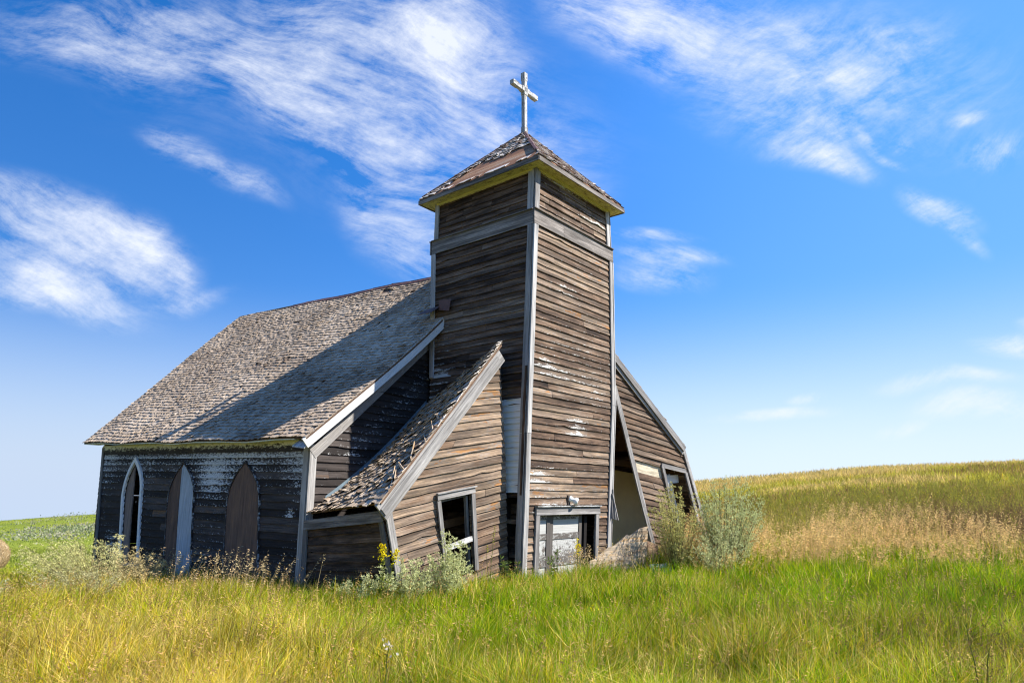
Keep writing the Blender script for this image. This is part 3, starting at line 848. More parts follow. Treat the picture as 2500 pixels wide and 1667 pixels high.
# left side of the wing
Q = dict(fb=g(-2.66, LW, -.35), ft=g(-3.17, LW, 1.50), bb=g(-2.90, 2.8, -.35), bt=g(-2.90, 2.80, 1.30))
LWS, HWS = 2.4, 1.8
def PWS(s, v): return lerp(lerp(Q['fb'], Q['bb'], s / LWS), lerp(Q['ft'], Q['bt'], s / LWS), v / HWS)
siding(m, PWS, NL, [(0, 0), (LWS, 0), (LWS, HWS), (0, HWS)], ptf=lambda s, v: -.3, fleck=.06, rndf=lambda s, v: rng.random() * .42, wob=.009, lift=.01, h=.15)
wing = m.build('wing_wall', M['wood'], church)
wing['label'] = 'slumped left wing with its boards tilted'
m = MB(); beam(m, PWS(0, HWS - .08) + NL * .045, PWS(LWS, HWS - .08) + NL * .045, Z, .17, .03, rnd=.35, seg=5, wob=.004); m.build('frieze_board', M['trim_brown'], wing)
m = MB(); beam(m, PWS(LWS - .06, 0) + NL * .045, PWS(LWS - .06, HWS - .17) + NL * .045, L, .11, .03, rnd=.2, seg=4, wob=.004); m.build('corner_board', M['trim'], wing)
m = MB()
a, b, c = g(-2.66, LW, -.3), g(-2.89, LW, .53), g(-3.15, LW, 1.47)
for p, q in ((a, b), (b, c)):
    beam(m, p + NF * .045 + W * .05, q + NF * .045 + W * .05, W, .13, .03, rnd=.5, wob=.004)
    beam(m, p + NL * .04 + L * .06, q + NL * .04 + L * .06, L, .10, .03, rnd=.2, wob=.004)
m.build('corner_board', M['trim'], wing)
# ragged end boards along the torn right edge
m = MB(); pts = [(-.08, -.3), (-.11, .2), (-.29, 2.865), (-.37, 4.35)]
for (w0, z0), (w1, z1) in zip(pts[:-1], pts[1:]):
    beam(m, g(w0 - .02, LW + .05, z0), g(w1 - .02, LW + .05, z1), L, .06, .03, rnd=.8, seg=6, wob=.02)
m.build('edge_stud', M['bare'], wing)
# window: frame, sashes, fallen white rail
def WP(w, z, out=0.): return g(w, LW, z) + NF * out
wq = [(-1.70, .42), (-.93, .50), (-1.12, 1.80), (-1.95, 1.67)]
m = MB()
beam(m, WP(-2.05, 1.70, .045), WP(-1.12, 1.835, .045), Z, .09, .03, rnd=.7, pt=.1)
beam(m, WP(-2.07, 1.76, .055), WP(-1.10, 1.90, .055), Z, .02, .06, rnd=.8)
wfr = m.build('window_frame', M['trim'], wing)
m = MB()
beam(m, WP(-1.78, .42, .045), WP(-2.015, 1.645, .045), W, .08, .03, rnd=.6, wob=.004); beam(m, WP(-1.05, .48, .045), WP(-1.165, 1.77, .045), W, .09, .03, rnd=.4, wob=.004)
m.build('window_casing', M['trim'], wfr)
m = MB()
beam(m, WP(-1.70, .45, -.06), WP(-1.92, 1.62, -.06), W, .04, .06, rnd=.2); beam(m, WP(-1.14, .5, -.06), WP(-1.25, 1.74, -.06), W, .05, .06, rnd=.15)
beam(m, WP(-1.94, 1.64, -.06), WP(-1.27, 1.75, -.06), Z, .05, .06, rnd=.3, pt=.2)
m.build('window_sash', M['trim'], wfr)
m = MB(); beam(m, WP(-1.83, .86, .0), WP(-1.16, 1.01, .02), Z, .085, .04, rnd=.9, seg=4, wob=.006); wr = m.build('fallen_rail', M['trim_white'], wfr); wr['label'] = 'white rail fallen across the window'
m = MB()
beam(m, WP(-2.4, 1.02, -.75), WP(-.5, 1.32, -.75), Z, .14, .08, rnd=.9); m.build('inner_rail', M['stud'], wing)
m = MB()
beam(m, WP(-1.75, -.2, -.85), WP(-1.82, 2.4, -.85), W, .10, .08, rnd=.6); beam(m, WP(-1.15, -.2, -1.0), WP(-1.2, 2.4, -1.), W, .09, .08, rnd=.5)
m.build('stud', M['stud'], wing)
# roof of the wing
WR_ = dict(ef=g(-3.36, .30, 1.62), eb=g(-2.80, 2.84, 1.44), rf=g(-.53, .30, 4.57), rb=g(.02, 2.84, 3.70))
LWR, HWR = 2.55, 3.9
def PWR(s, v):
    t, k = s / LWR, v / HWR
    p = lerp(lerp(WR_['ef'], WR_['eb'], t), lerp(WR_['rf'], WR_['rb'], t), k)
    return p + Z * (-.16 * math.sin(k * 3.14) * t) 
_nw = np.cross(WR_['eb'] - WR_['ef'], WR_['rf'] - WR_['ef']); _nw /= np.linalg.norm(_nw); _nw = _nw if _nw[2] > 0 else -_nw
m = MB()
for i in range(10):
    for j in range(20):
        s0, s1, v0, v1 = LWR * i / 10, LWR * (i + 1) / 10, HWR * j / 20, HWR * (j + .97) / 20
        q = [PWR(s0, v0), PWR(s1, v0), PWR(s1, v1), PWR(s0, v1)]
        m.add(q + [x - _nw * .03 for x in q], BOXF, [(s0, v0, 1), (s1, v0, 1), (s1, v1, 1), (s0, v1, 1)] * 2, .3)
wroof = m.build('wing_roof', M['stud'], church)
m = MB(); shingles(m, PWR, _nw, [(-.02, -.04), (LWR, -.04), (LWR, HWR), (-.02, HWR)], expo=.125, wr=(.07, .17), curl=.022, jit=.02, miss=.03, skip=lambda s, v: s < .3 and .5 < v < 1.5 and rng.random() < .35); m.build('shingles', M['shingle'], wroof)
# torn shingles standing up along the front edge
m = MB()
for v in np.arange(1.6, 3.85, .085):
    if rng.random() < .12: continue
    w_ = rng.uniform(.12, .24); a = PWR(-.03 - rng.random() * .05, v); b = PWR(w_, v + rng.normal(0, .03)); c = PWR(w_, v + .16); d = PWR(-.02, v + .16 + rng.normal(0, .02))
    lf = rng.uniform(.03, .10); q = [a + _nw * (lf), b + _nw * lf * .9, c + _nw * .03, d + _nw * .035]
    o = rng.random() * 9
    m.add(q + [x - _nw * .01 for x in q], BOXF, [(o, 0, 1), (o, w_, 1), (o + .16, w_, 1), (o + .16, 0, 1)] * 2, rng.uniform(.6, 1))
m.build('torn_shingles', M['shingle_tower'], wroof)
m = MB()
a, b = g(-3.32, .33, 1.47), g(-.51, .33, 4.38)
beam(m, a, b, Z, .30, .035, rnd=.9, seg=10, wob=.006)
beam(m, a + NF * .028 - Z * .02 + (b - a) * .01, b + NF * .028 - Z * .02 - (b - a) * .03, Z, .13, .02, rnd=.75, seg=10, wob=.005, off=0)
m.build('rake_board', M['trim'], wroof)
# broken laths under the lifted shingles
m = MB()
for i in range(9):
    v = .25 + i * .2 + rng.normal(0, .05)
    beam(m, PWR(.0, v) + _nw * rng.uniform(-.05, .05), PWR(.35, v + rng.uniform(.2, .5)) + _nw * rng.uniform(.02, .09), Z, .05, .012, rnd=.9)
m.build('broken_lath', M['bare'], wroof)
m = MB()
for i in range(10):
    k0, k1 = .12 + i * .088, .12 + (i + 1) * .088
    a, b = PWR(LWR + .0, HWR * k0), PWR(LWR, HWR * k1)
    q = [a + _nw * .03 - L * .07, a + _nw * .05, b + _nw * .05, b + _nw * .03 - L * .07]
    q2 = [a + _nw * .05, a + _nw * .05 + Z * .05, b + _nw * .05 + Z * .05, b + _nw * .05]
    m.add(q + [x - _nw * .005 for x in q], BOXF); m.add(q2 + [x + L * .004 for x in q2], BOXF)
m.build('flashing', M['blue_tin'], wroof)

# ================================================================== RIGHT WING (fallen outwards)
TH2 = R(40)
U2 = np.array([math.cos(TH2), math.sin(TH2), 0]); B2 = np.array([-math.sin(TH2), math.cos(TH2), 0]); N2 = -B2
T2 = N0 + W * 3.05 + L * .45
def R2(s, z, out=0.): return T2 + U2 * s + Z * z + N2 * out
K2 = -.15
def PX(s, v): return R2(s, v + K2 * s)
def sx(s, z): return (s, z - K2 * s)
xpoly = [sx(1.98, .12), sx(4.10, .0), sx(3.80, 1.27), sx(3.16, 2.95), sx(.29, 5.26), sx(.65, 4.13), sx(1.77, .67)]
xwin = [sx(2.78, .85), sx(3.70, .75), sx(3.17, 2.34), sx(2.33, 2.45)]
xpatch = [sx(1.36, 2.33), sx(2.30, 2.22), sx(2.28, 2.44), sx(1.30, 2.55)]
m = MB()
siding(m, PX, N2, xpoly, [xwin, xpatch], ptf=lambda s, v: -.22 + .2 * max(0, .9 - v), fleck=.14, rndf=lambda s, v: rng.uniform(.2, .8), wob=.01, lift=.012, h=.14)
xw = m.build('wing_wall', M['wood'], church); xw['label'] = 'right wing wall fallen outwards from the tower'
m = MB()
panel(m, [R2(1.30, 2.30, -.012), R2(2.34, 2.19, -.012), R2(2.30, 2.47, -.012), R2(1.26, 2.58, -.012)], N2, .01, rnd=.8)
m.build('bare_sheathing', M['lath'], xw)
m = MB()
for (s0, z0), (s1, z1) in (((1.99, .0), (1.50, 1.5)), ((1.50, 1.5), (.98, 3.1)), ((.98, 3.1), (.60, 4.3))):
    beam(m, R2(s0, z0, .05), R2(s1, z1, .05), U2, .13, .035, rnd=.5 if z0 < 1 else .85, seg=4, wob=.006)
m.build('corner_board', M['trim'], xw)
m = MB(); beam(m, R2(4.12, .0, .045), R2(3.82, 1.27, .045), U2, .10, .03, rnd=.8, pt=.25); beam(m, R2(3.82, 1.27, .045), R2(3.17, 2.95, .045), U2, .10, .03, rnd=.9, pt=.25); m.build('corner_board', M['trim'], xw)
m = MB()
beam(m, R2(2.25, 2.50, .045), R2(3.22, 2.38, .045), Z, .10, .035, rnd=.8, pt=.1); fx = m.build('window_frame', M['trim'], xw)
m = MB(); beam(m, R2(2.74, .85, .045), R2(2.30, 2.45, .045), U2, .09, .035, rnd=.4); beam(m, R2(3.75, .75, .045), R2(3.22, 2.34, .045), U2, .09, .035, rnd=.9, pt=.2); m.build('window_casing', M['trim'], fx)
m = MB(); beam(m, R2(2.95, .9, -.15), R2(2.62, 2.3, -.15), U2, .07, .05, rnd=.9, pt=.4); beam(m, R2(3.25, .9, -.25), R2(2.86, 2.3, -.25), U2, .12, .05, rnd=.9, pt=.3); beam(m, R2(2.4, 2.15, -.2), R2(3.2, 2.2, -.2), Z, .2, .04, rnd=.9, pt=.3)
m.build('window_sash', M['trim_white'], fx)
# roof of the right wing
_e, _r = R2(3.17, 3.02, .07), R2(.22, 5.40, .07)
_be = _e + B2 * 2.6; _br = _r + B2 * 2.6
XR, HXR = 2.6, float(np.linalg.norm(_r - _e))
def PXR(s, v): return lerp(lerp(_e, _be, s / XR), lerp(_r, _br, s / XR), v / HXR)
_nx = np.cross(_r - _e, _be - _e); _nx /= np.linalg.norm(_nx); _nx = _nx if _nx[2] > 0 else -_nx
m = MB()
q = [PXR(0, 0), PXR(XR, 0), PXR(XR, HXR), PXR(0, HXR)]; m.add(q + [x - _nx * .03 for x in q], BOXF, [(0, 0, 1), (3, 0, 1), (3, 4, 1), (0, 4, 1)] * 2, .9)
xr = m.build('wing_roof', M['stud'], church)
m = MB(); shingles(m, PXR, _nx, [(0, 0), (XR, 0), (XR, HXR), (0, HXR)], wr=(.09, .2)); m.build('shingles', M['shingle'], xr)
m = MB(); beam(m, _e - Z * .09 + N2 * .02, _r - Z * .09 + N2 * .02, Z, .15, .03, rnd=.6, seg=6, wob=.003); beam(m, R2(3.16, 2.86, .05), R2(.25, 5.18, .05), Z, .16, .03, rnd=.8, seg=6, wob=.003); m.build('rake_board', M['trim'], xr)
m = MB(); q = [R2(3.16, 2.8, .06), R2(.3, 5.1, .06), R2(.3, 5.1, 0), R2(3.16, 2.8, 0)]; m.add(q + [x + Z * .015 for x in q], BOXF); m.build('rake_soffit', M['trim'], xr)
# inside: plaster wall, studs, dark back and outer side
def IN(s, d, z): return T2 + U2 * s + B2 * d + Z * z
m = MB(); panel(m, [IN(.0, 1.5, -.1), IN(3.9, 1.5, -.1), IN(3.2, 1.5, 2.35), IN(.0, 1.5, 2.65)], N2, .03); pw = m.build('plaster_wall', M['plaster'], church)
m = MB(); panel(m, [IN(-.6, 2.5, -.1), IN(4.2, 2.5, -.1), IN(3.2, 2.5, 3.0), IN(-.6, 2.5, 5.4)], N2, .03); m.build('back_wall', M['stud'], church)
m = MB(); siding(m, lambda s, v: lerp(IN(4.08, .03 + s, v), IN(3.13 , .03 + s, v), v / 3.06), U2, [(0, -.1), (2.45, -.1), (2.45, 3.06), (0, 3.06)], seg=1.2); m.build('side_wall', M['wood'], church)
m = MB(); beam(m, IN(1.05, 1.1, .0), IN(1.65, 1.1, 2.1), U2, .10, .08, rnd=.3); beam(m, IN(.35, 1.0, -.05), IN(.0, 1.0, 1.2), U2, .14, .08, rnd=.1); m.build('stud', M['stud'], pw)
m = MB(); beam(m, IN(-.2, 1.2, 2.05), IN(1.8, .9, 3.5), Z, .16, .08, rnd=.1); beam(m, IN(-.3, .9, 2.7), IN(2.3, .9, 2.55), Z, .14, .08, rnd=.2); beam(m, IN(.1, .5, 3.55), IN(1.6, .6, 3.5), Z, .15, .06, rnd=.5); m.build('fallen_beam', M['stud'], pw)
# split trim hanging off the tower's far corner
m = MB()
P_ = lambda z, dw, dl: c_right(z) + W * dw + L * dl
beam(m, P_(3.75, .04, .1), P_(1.75, .07, .1), L, .09, .02, rnd=.4, seg=6, wob=.01); beam(m, P_(1.9, -.0, -.05), P_(1.25, .10, -.10), L, .06, .015, rnd=.8); beam(m, P_(1.8, -.03, -.04), P_(1.27, .0, -.09), L, .05, .015, rnd=.7); beam(m, P_(1.8, -.03, -.07), P_(1.24, .16, -.13), L, .05, .015, rnd=.9)
m.build('torn_trim', M['trim'], tower)

# fallen pieces in front of the right wing
def plank(pts, label, name='fallen_board', mat='bare', rnd=.5, thk=.03):
    pts = [np.array(p, float) for p in pts]; o = np.mean(pts, 0); n = np.cross(pts[1] - pts[0], pts[-1] - pts[0]); n = n if n[1] < 0 else -n
    m = MB(); panel(m, pts, n, thk, rnd=rnd); ob = m.build(name, M[mat], None, origin=o); tag(ob, label, 'board'); return ob
plank([(1.46, 13.70, .0), (2.70, 14.43, .05), (2.73, 14.46, .62), (2.80, 14.52, 1.14), (2.62, 14.43, 1.10), (2.38, 14.28, .96), (2.33, 14.25, .99), (2.02, 14.06, .78), (1.90, 13.98, .76), (1.62, 13.82, .56), (1.50, 13.74, .52)], 'pale split sheet of wood leaning up out of the grass beside the door', rnd=.5)
plank([(2.2, 14.35, .02), (2.3, 14.4, .02), (2.9, 14.9, .62), (2.82, 14.86, .66)], 'narrow weathered lath propped against the pale split sheet', mat='trim', rnd=.6, thk=.02)
plank([(2.80, 14.7, .1), (3.2, 14.95, .12), (3.08, 15.05, .74), (2.84, 14.9, .84)], 'dark broken board behind the pale split sheet', mat='wood', rnd=.3)
m = MB(); o = np.array([2.9, 14.6, .1])
plank([(2.75, 13.9, .16), (3.45, 14.2, .18), (3.43, 14.25, .46), (2.7, 14.0, .44)], 'short white board lying in the grass below the right wing', mat='white_board', rnd=.8)
plank([(3.35, 15.1, .30), (4.0, 15.3, .22), (4.0, 15.4, .52), (3.3, 15.2, .58)], 'pale broken plank sticking up behind the silvery bush', rnd=.6)


# ================================================================== GROUND
TAN_P = math.tan(R(13.1213))
xs = np.sinh(np.linspace(-6.6, 6.6, 300)) * 5.5
ysn = np.concatenate([-np.sinh(np.linspace(5.0, .3, 30)) * 2.5, np.sinh(np.linspace(0, 7.0, 280)) * 6.5])
gx, gy = np.meshgrid(xs, ysn)
gz = ground(gx, gy)
nx_, ny_ = len(xs), len(ysn)
me = bpy.data.meshes.new('ground')
idx = np.arange(nx_ * ny_).reshape(ny_, nx_)
quads = np.stack([idx[:-1, :-1], idx[:-1, 1:], idx[1:, 1:], idx[1:, :-1]], -1).reshape(-1, 4)
me.from_pydata(np.stack([gx, gy, gz], -1).reshape(-1, 3).tolist(), [], quads.tolist())
me.polygons.foreach_set('use_smooth', np.ones(len(me.polygons), bool)); me.update()

def inside_church(x, y, mrg=.0):
    dx, dy = x - N0[0], y - N0[1]
    w = dx * W[0] + dy * W[1]; l = dx * L[0] + dy * L[1]
    a = (w > -2.87 - mrg) & (w < 5.9 + mrg) & (l > 2.8 - mrg) & (l < 12.3 + mrg)
    b = (w > .0 - mrg) & (w < 3.0 + mrg) & (l > -.02 - mrg) & (l < 2.9)
    c = (w > -2.7 - mrg) & (w < .1) & (l > .44 - mrg) & (l < 2.9)
    ex, ey = x - T2[0], y - T2[1]
    s = ex * U2[0] + ey * U2[1]; d = ex * B2[0] + ey * B2[1]
    e = (s > 1.6 - mrg) & (s < 4.2 + mrg) & (d > -.02 - mrg) & (d < 2.6 + mrg)
    return a | b | c | e

# meadow colours: what grows where, in linear colour
GREEN = np.array([.14, .275, .005]); LIME = np.array([.42, .47, .006]); STRAW = np.array([.68, .53, .15]); OCHRE = np.array([.56, .41, .03]); BROWN = np.array([.20, .12, .05]); OLIVE = np.array([.28, .27, .03])
def meadow(x, y):
    """share of each kind at a place: straw, lime, brown (rest is green)"""
    n1 = fbm(x * .45, y * .45, 21); n2 = fbm(x * 1.3, y * 1.3, 31); n3 = fbm(x * .16, y * .22, 41)
    t = x / np.maximum(y, 1.)
    left = np.clip((-t - .05) / .45, 0, 1)
    near = np.clip((8.8 - y) / 3.5, 0, 1)
    straw = .06 + .55 * left * (.35 + .65 * near) + .55 * (n1 - .5) + .22 * near * (1 - left)
    lime = .36 + .45 * left + .6 * (n2 - .5)
    brown = .10 + .30 * np.clip((t - .25) / .35, 0, 1) * near + .8 * (n3 - .55)
    lime = lime + .0
    far_r = np.clip((y - 15) / 8, 0, 1) * np.clip((t - .05) / .2, 0, 1)
    straw = straw + (.25 + .25 * np.clip((y - 40) / 15, 0, 1)) * far_r + .5 * far_r * (n3 - .5)
    return np.clip(straw, .02, .95), np.clip(lime, .05, .95), np.clip(brown, .02, .7), far_r

gm, t, b = new_mat('meadow_soil')
pos = t.new('ShaderNodeNewGeometry').outputs['Position']
sx_ = t.new('ShaderNodeSeparateXYZ'); t.link(pos, sx_.inputs[0])
n1 = t.noise(t.scale(pos, (.05, .11, 0)), 1, 5, .6); n2 = t.noise(t.scale(pos, (.5, .8, 0)), 1, 6, .7); n3 = t.noise(t.scale(pos, (6, 6, 0)), 1, 3, .7)
rt = t.maprange(t.math('DIVIDE', sx_.outputs[0], t.math('MAXIMUM', sx_.outputs[1], 3.0)), -.15, .15)
v = t.math('ADD', t.math('MULTIPLY', n1, .55), t.math('MULTIPLY', n2, .45))
lcol = t.ramp(v, [(.36, (.13, .17, .04)), (.47, (.20, .25, .04)), (.58, (.27, .28, .05)), (.66, (.22, .20, .09))])
rcol = t.ramp(v, [(.36, (.17, .115, .055)), (.46, (.24, .19, .05)), (.54, (.33, .26, .07)), (.64, (.46, .34, .14))])
col = t.mix(rt, lcol, rcol)
far = t.maprange(sx_.outputs[1], 14., 40.)
col = t.mix(far, t.mix(n2, (.06, .055, .02), (.12, .12, .03)), col)
col = t.mix(t.math('MULTIPLY', n3, .6), col, t.mix(.5, col, (.03, .04, .01)))
t.link(col, b.inputs['Base Color']); b.inputs['Roughness'].default_value = 1.; b.inputs['Specular IOR Level'].default_value = 0.
bp = t.new('ShaderNodeBump'); bp.inputs['Strength'].default_value = .8; bp.inputs['Distance'].default_value = .15
t.link(n2, bp.inputs['Height']); t.link(bp.outputs[0], b.inputs['Normal'])
me.materials.append(gm)
go = bpy.data.objects.new('ground', me); COL.objects.link(go); tag(go, kind='structure')

# ================================================================== GRASS (numpy blades)
def leaf_mat(name, trans=.42, rough=.7, spec=.12):
    m, t, b = new_mat(name)
    c = t.attr('col', 'Color')
    t.link(c, b.inputs['Base Color']); b.inputs['Roughness'].default_value = rough; b.inputs['Specular IOR Level'].default_value = spec
    tr = t.new('ShaderNodeBsdfTranslucent'); t.link(c, tr.inputs['Color'])
    mx = t.new('ShaderNodeMixShader'); mx.inputs[0].default_value = trans
    t.link(b.outputs[0], mx.inputs[1]); t.link(tr.outputs[0], mx.inputs[2])
    t.link(mx.outputs[0], t.n['Material Output'].inputs['Surface'])
    return m
LEAF = leaf_mat('grass_blades'); DRY = leaf_mat('dry_stalks', .42, .8, .1); SAGE = leaf_mat('sage_leaves', .40, .8, .15)

def np_mesh(name, co, faces3, faces4, col, mat):
    """co (n,3); faces3 (a,3); faces4 (b,4); col (n,3)"""
    me = bpy.data.meshes.new(name)
    n = len(co); a, b_ = len(faces3), len(faces4)
    me.vertices.add(n); me.vertices.foreach_set('co', co.astype(np.float32).ravel())
    me.loops.add(a * 3 + b_ * 4); me.polygons.add(a + b_)
    li = np.concatenate([faces4.ravel(), faces3.ravel()]).astype(np.int32)
    st = np.concatenate([np.arange(b_) * 4, b_ * 4 + np.arange(a) * 3]).astype(np.int32)
    me.loops.foreach_set('vertex_index', li); me.polygons.foreach_set('loop_start', st)
    ca = me.attributes.new('col', 'FLOAT_COLOR', 'POINT')
    ca.data.foreach_set('color', np.concatenate([col, np.ones((n, 1))], 1).astype(np.float32).ravel())
    me.materials.append(mat); me.update(calc_edges=True)
    return me
def blades(x, y, z, h, w, col, lean_x=0., lean_y=0., spread=.35, curve=.5):
    n = len(x)
    ph = rng.random(n) * 6.283
    dx, dy = np.cos(ph) * w / 2, np.sin(ph) * w / 2
    la = rng.random(n) * 6.283; lm = rng.random(n) * spread
    lx, ly = (np.cos(la) * lm + lean_x) * h, (np.sin(la) * lm + lean_y) * h
    mx, my = x + lx * .38, y + ly * .38
    tx, ty = x + lx * (1 + curve * .3), y + ly * (1 + curve * .3)
    tz = z + h * (1 - .25 * curve * np.clip(np.hypot(lx, ly) / h, 0, 1))
    mz = z + h * .58
    co = np.stack([np.stack([x - dx, y - dy, z - .02], -1), np.stack([x + dx, y + dy, z - .02], -1),
                   np.stack([mx - dx * .85, my - dy * .85, mz], -1), np.stack([mx + dx * .85, my + dy * .85, mz], -1),
                   np.stack([tx, ty, tz], -1)], 1).reshape(-1, 3)
    o = np.arange(n)[:, None] * 5
    f4 = o + np.array([[0, 1, 3, 2]]); f3 = o + np.array([[2, 3, 4]])
    c = np.repeat(col, 5, 0)
    return co, f3, f4, c
def merge(parts):
    co, f3, f4, c = [], [], [], []; o = 0
    for p in parts:
        co.append(p[0]); f3.append(p[1] + o); f4.append(p[2] + o); c.append(p[3]); o += len(p[0])
    return np.concatenate(co), np.concatenate(f3), np.concatenate(f4), np.concatenate(c)
def scatter(n, y0, y1, t0, t1, margin=1.0):
    """points spread evenly over the ground between distances y0..y1 in the wedge x/y in t0..t1 (a metre wider)"""
    y = np.sqrt(rng.random(n) * (y1 * y1 - y0 * y0) + y0 * y0)
    u = rng.random(n)
    x = (t0 * y - margin) + u * ((t1 - t0) * y + 2 * margin)
    k = ~inside_church(x, y, .02)
    return x[k], y[k]
def pick(x, y):
    s, l, br, fr = meadow(x, y)
    n = len(x); r = rng.random(n)
    c = np.where((rng.random(n) < l)[:, None], LIME, GREEN)
    r1 = r < s; r2 = (r >= s) & (r < s + br * .5)
    c = np.where(r1[:, None], np.where((rng.random(n) < .5)[:, None], STRAW, OCHRE), c)
    c = np.where(r2[:, None], np.where((rng.random(n) < .5)[:, None], BROWN, OLIVE), c)
    fr_ = (rng.random(n) < fr * .8) & ~r1 & ~r2
    c = np.where(fr_[:, None], np.where((rng.random(n) < .45)[:, None], OLIVE * 1.25, np.array([.56, .46, .10])), c)
    cl = .45 + 1.1 * fbm(x * 2.0, y * 2.0, 91, 3)
    p = fbm(x * .055, y * .10, 123) + .16 * np.clip((y - 42) / 18, 0, 1) - .06 * np.clip((32 - y) / 8, 0, 1)
    hill = (rng.random(n) < fr * np.clip((y - 18) / 7, 0, 1) * .85)
    gold = np.array([.62, .46, .16]); russ = np.array([.30, .18, .075]); yel = np.array([.44, .40, .05])
    hc = np.where((p > .53)[:, None], gold, np.where((p < .44)[:, None], np.where((rng.random(n) < .6)[:, None], russ, OLIVE), yel))
    c = np.where(hill[:, None], hc, c)
    return c * (rng.uniform(.5, 1.45, n) * cl)[:, None] * rng.uniform(.92, 1.08, (n, 3))
def gheight(x, y):
    n = fbm(x * .9, y * .9, 61); m_ = vnoise(x * 3.1, y * 3.1, 17)
    return .15 + .36 * n + .17 * m_
parts = []
for n, y0, y1, w, hs, sp in ((180000, 2.6, 5.6, .0048, 1.0, .9), (240000, 5.6, 9.0, .0065, 1.04, .68), (210000, 9., 13., .009, 1.08, .55), (90000, 13., 18., .011, 1.1, .7)):
    x, y = scatter(n, y0, y1, -.84, .84)
    c = pick(x, y)
    straw = (c[:, 0] > c[:, 1])
    h = gheight(x, y) * rng.uniform(.55, 1.25, len(x)) * hs * np.where(straw, 1.12, 1.0)
    parts.append(blades(x, y, ground(x, y), h, w * rng.uniform(.5, 1.6, len(x)), c, .06, .0, sp, 1.0))
co = merge(parts)
ob = bpy.data.objects.new('meadow_grass', np_mesh('meadow_grass', *co, LEAF)); COL.objects.link(ob)
tag(ob, 'green and straw coloured meadow grass in the foreground', 'grass', kind='stuff')
parts = []
for n, y0, y1, w, h0, t0, t1 in ((130000, 18., 32., .015, .42, -.9, .9), (130000, 32., 60., .026, .40, -.9, .9), (120000, 60., 170., .05, .42, -.95, .95)):
    x, y = scatter(n, y0, y1, t0, t1)
    c = pick(x, y)
    lf = np.clip((-x / y - .2) / .1, 0, 1)[:, None] * np.clip((y - 22) / 20, 0, 1)[:, None]
    c = c * (1 - lf) + lf * np.array([.27, .31, .045]) * rng.uniform(.75, 1.25, (len(x), 1))
    h = h0 * (.35 + .75 * rng.random(len(x)) ** 2 + .35 * vnoise(x * .4, y * .4, 88)) * (1 - .45 * lf[:, 0])
    parts.append(blades(x, y, ground(x, y), h, w * rng.uniform(.6, 1.3, len(x)), c, .08, 0, 1.0, 1.0))
co = merge(parts)
ob = bpy.data.objects.new('hillside_grass', np_mesh('hillside_grass', *co, LEAF)); COL.objects.link(ob)
tag(ob, 'olive and straw coloured grass covering the far slopes', 'grass', kind='stuff')

# seed-headed dry stalks
def stalks(x, y, h, wst, col, nleaf=9, hl=.055, hw=.012, droop=.35, lean=(.05, 0), headfrac=.3):
    n = len(x); z = ground(x, y)
    st = blades(x, y, z, h, np.full(n, wst), col * .9, lean[0], lean[1], .22, droop)
    top = st[0].reshape(n, 5, 3)[:, 4]; mid = st[0].reshape(n, 5, 3)[:, 2:4].mean(1)
    P = []; C = []
    for k in range(nleaf):
        t = 1 - headfrac * k / nleaf
        p = mid + (top - mid) * (1 - (1 - t) * 1.9)[..., None] if False else mid + (top - mid) * (1 - (1 - t) * 2.2)
        d = rng.normal(0, 1, (n, 3)) * np.array([.7, .7, .3]) + np.array([.5, 0, -.35]) + (top - mid) * .4
        d /= np.linalg.norm(d, axis=1, keepdims=True)
        L_ = hl * rng.uniform(.6, 1.2, (n, 1))
        s = np.cross(d, rng.normal(0, 1, (n, 3))); s /= np.linalg.norm(s, axis=1, keepdims=True)
        q = np.stack([p, p + d * L_ * .5 + s * hw * .5, p + d * L_, p + d * L_ * .5 - s * hw * .5], 1)
        P.append(q.reshape(-1, 3)); C.append(np.repeat(col * rng.uniform(.8, 1.25, (n, 1)), 4, 0))
    P = np.concatenate(P); C = np.concatenate(C); o = np.arange(len(P) // 4)[:, None] * 4
    return merge([st, (P, np.zeros((0, 3), int), o + np.array([[0, 1, 2, 3]]), C)])
def tancol(n): return np.array([.58, .43, .23]) * rng.uniform(.75, 1.25, (n, 1)) * rng.uniform(.95, 1.05, (n, 3))
parts = []
# along the shaded side wall and the left wing
n = 230; l = rng.uniform(.9, 9.2, n); w = -2.9 - rng.uniform(.4, 1.9, n); w = np.where(l < 3.5, w - .35, w)
x = N0[0] + W[0] * w + L[0] * l; y = N0[1] + W[1] * w + L[1] * l
parts.append(stalks(x, y, rng.uniform(.5, 1.05, n), .008, tancol(n), 9, .055, .012, lean=(.14, 0), headfrac=.22))
# the tall dry patch on the right
n = 7500; x = rng.uniform(3.4, 14.5, n); y = rng.normal(15.6, 2.0, n) + (x - 6) * .12; kk = fbm(x * .7, y * .7, 19) > .36; x, y = x[kk], y[kk]; n = len(x); k = (y > 13.2) & ~inside_church(x, y, .1) & (rng.random(n) < np.clip((12.6 - x) / 3, .04, 1)); x, y = x[k], y[k]; n = len(x)
parts.append(stalks(x, y, rng.uniform(.45, 1.1, n) * (.6 + .7 * vnoise(x * .9, y * .9, 3)), .007, tancol(n) * np.array([1.24, 1.13, .85]), 9, .06, .013, lean=(.16, 0), headfrac=.24))
# before the door and the right wing
n = 300; x = rng.uniform(1.0, 4.4, n); x = np.where((x > 1.7) & (x < 2.8) & (rng.random(n) < .6), x + 1.3, x); y = 13.75 + (x - .9) * .55 - rng.uniform(.0, .9, n); k = ~inside_church(x, y, .05); x, y = x[k], y[k]; n = len(x)
parts.append(stalks(x, y, rng.uniform(.35, .85, n), .006, tancol(n), 9, .05, .014, lean=(.08, 0)))
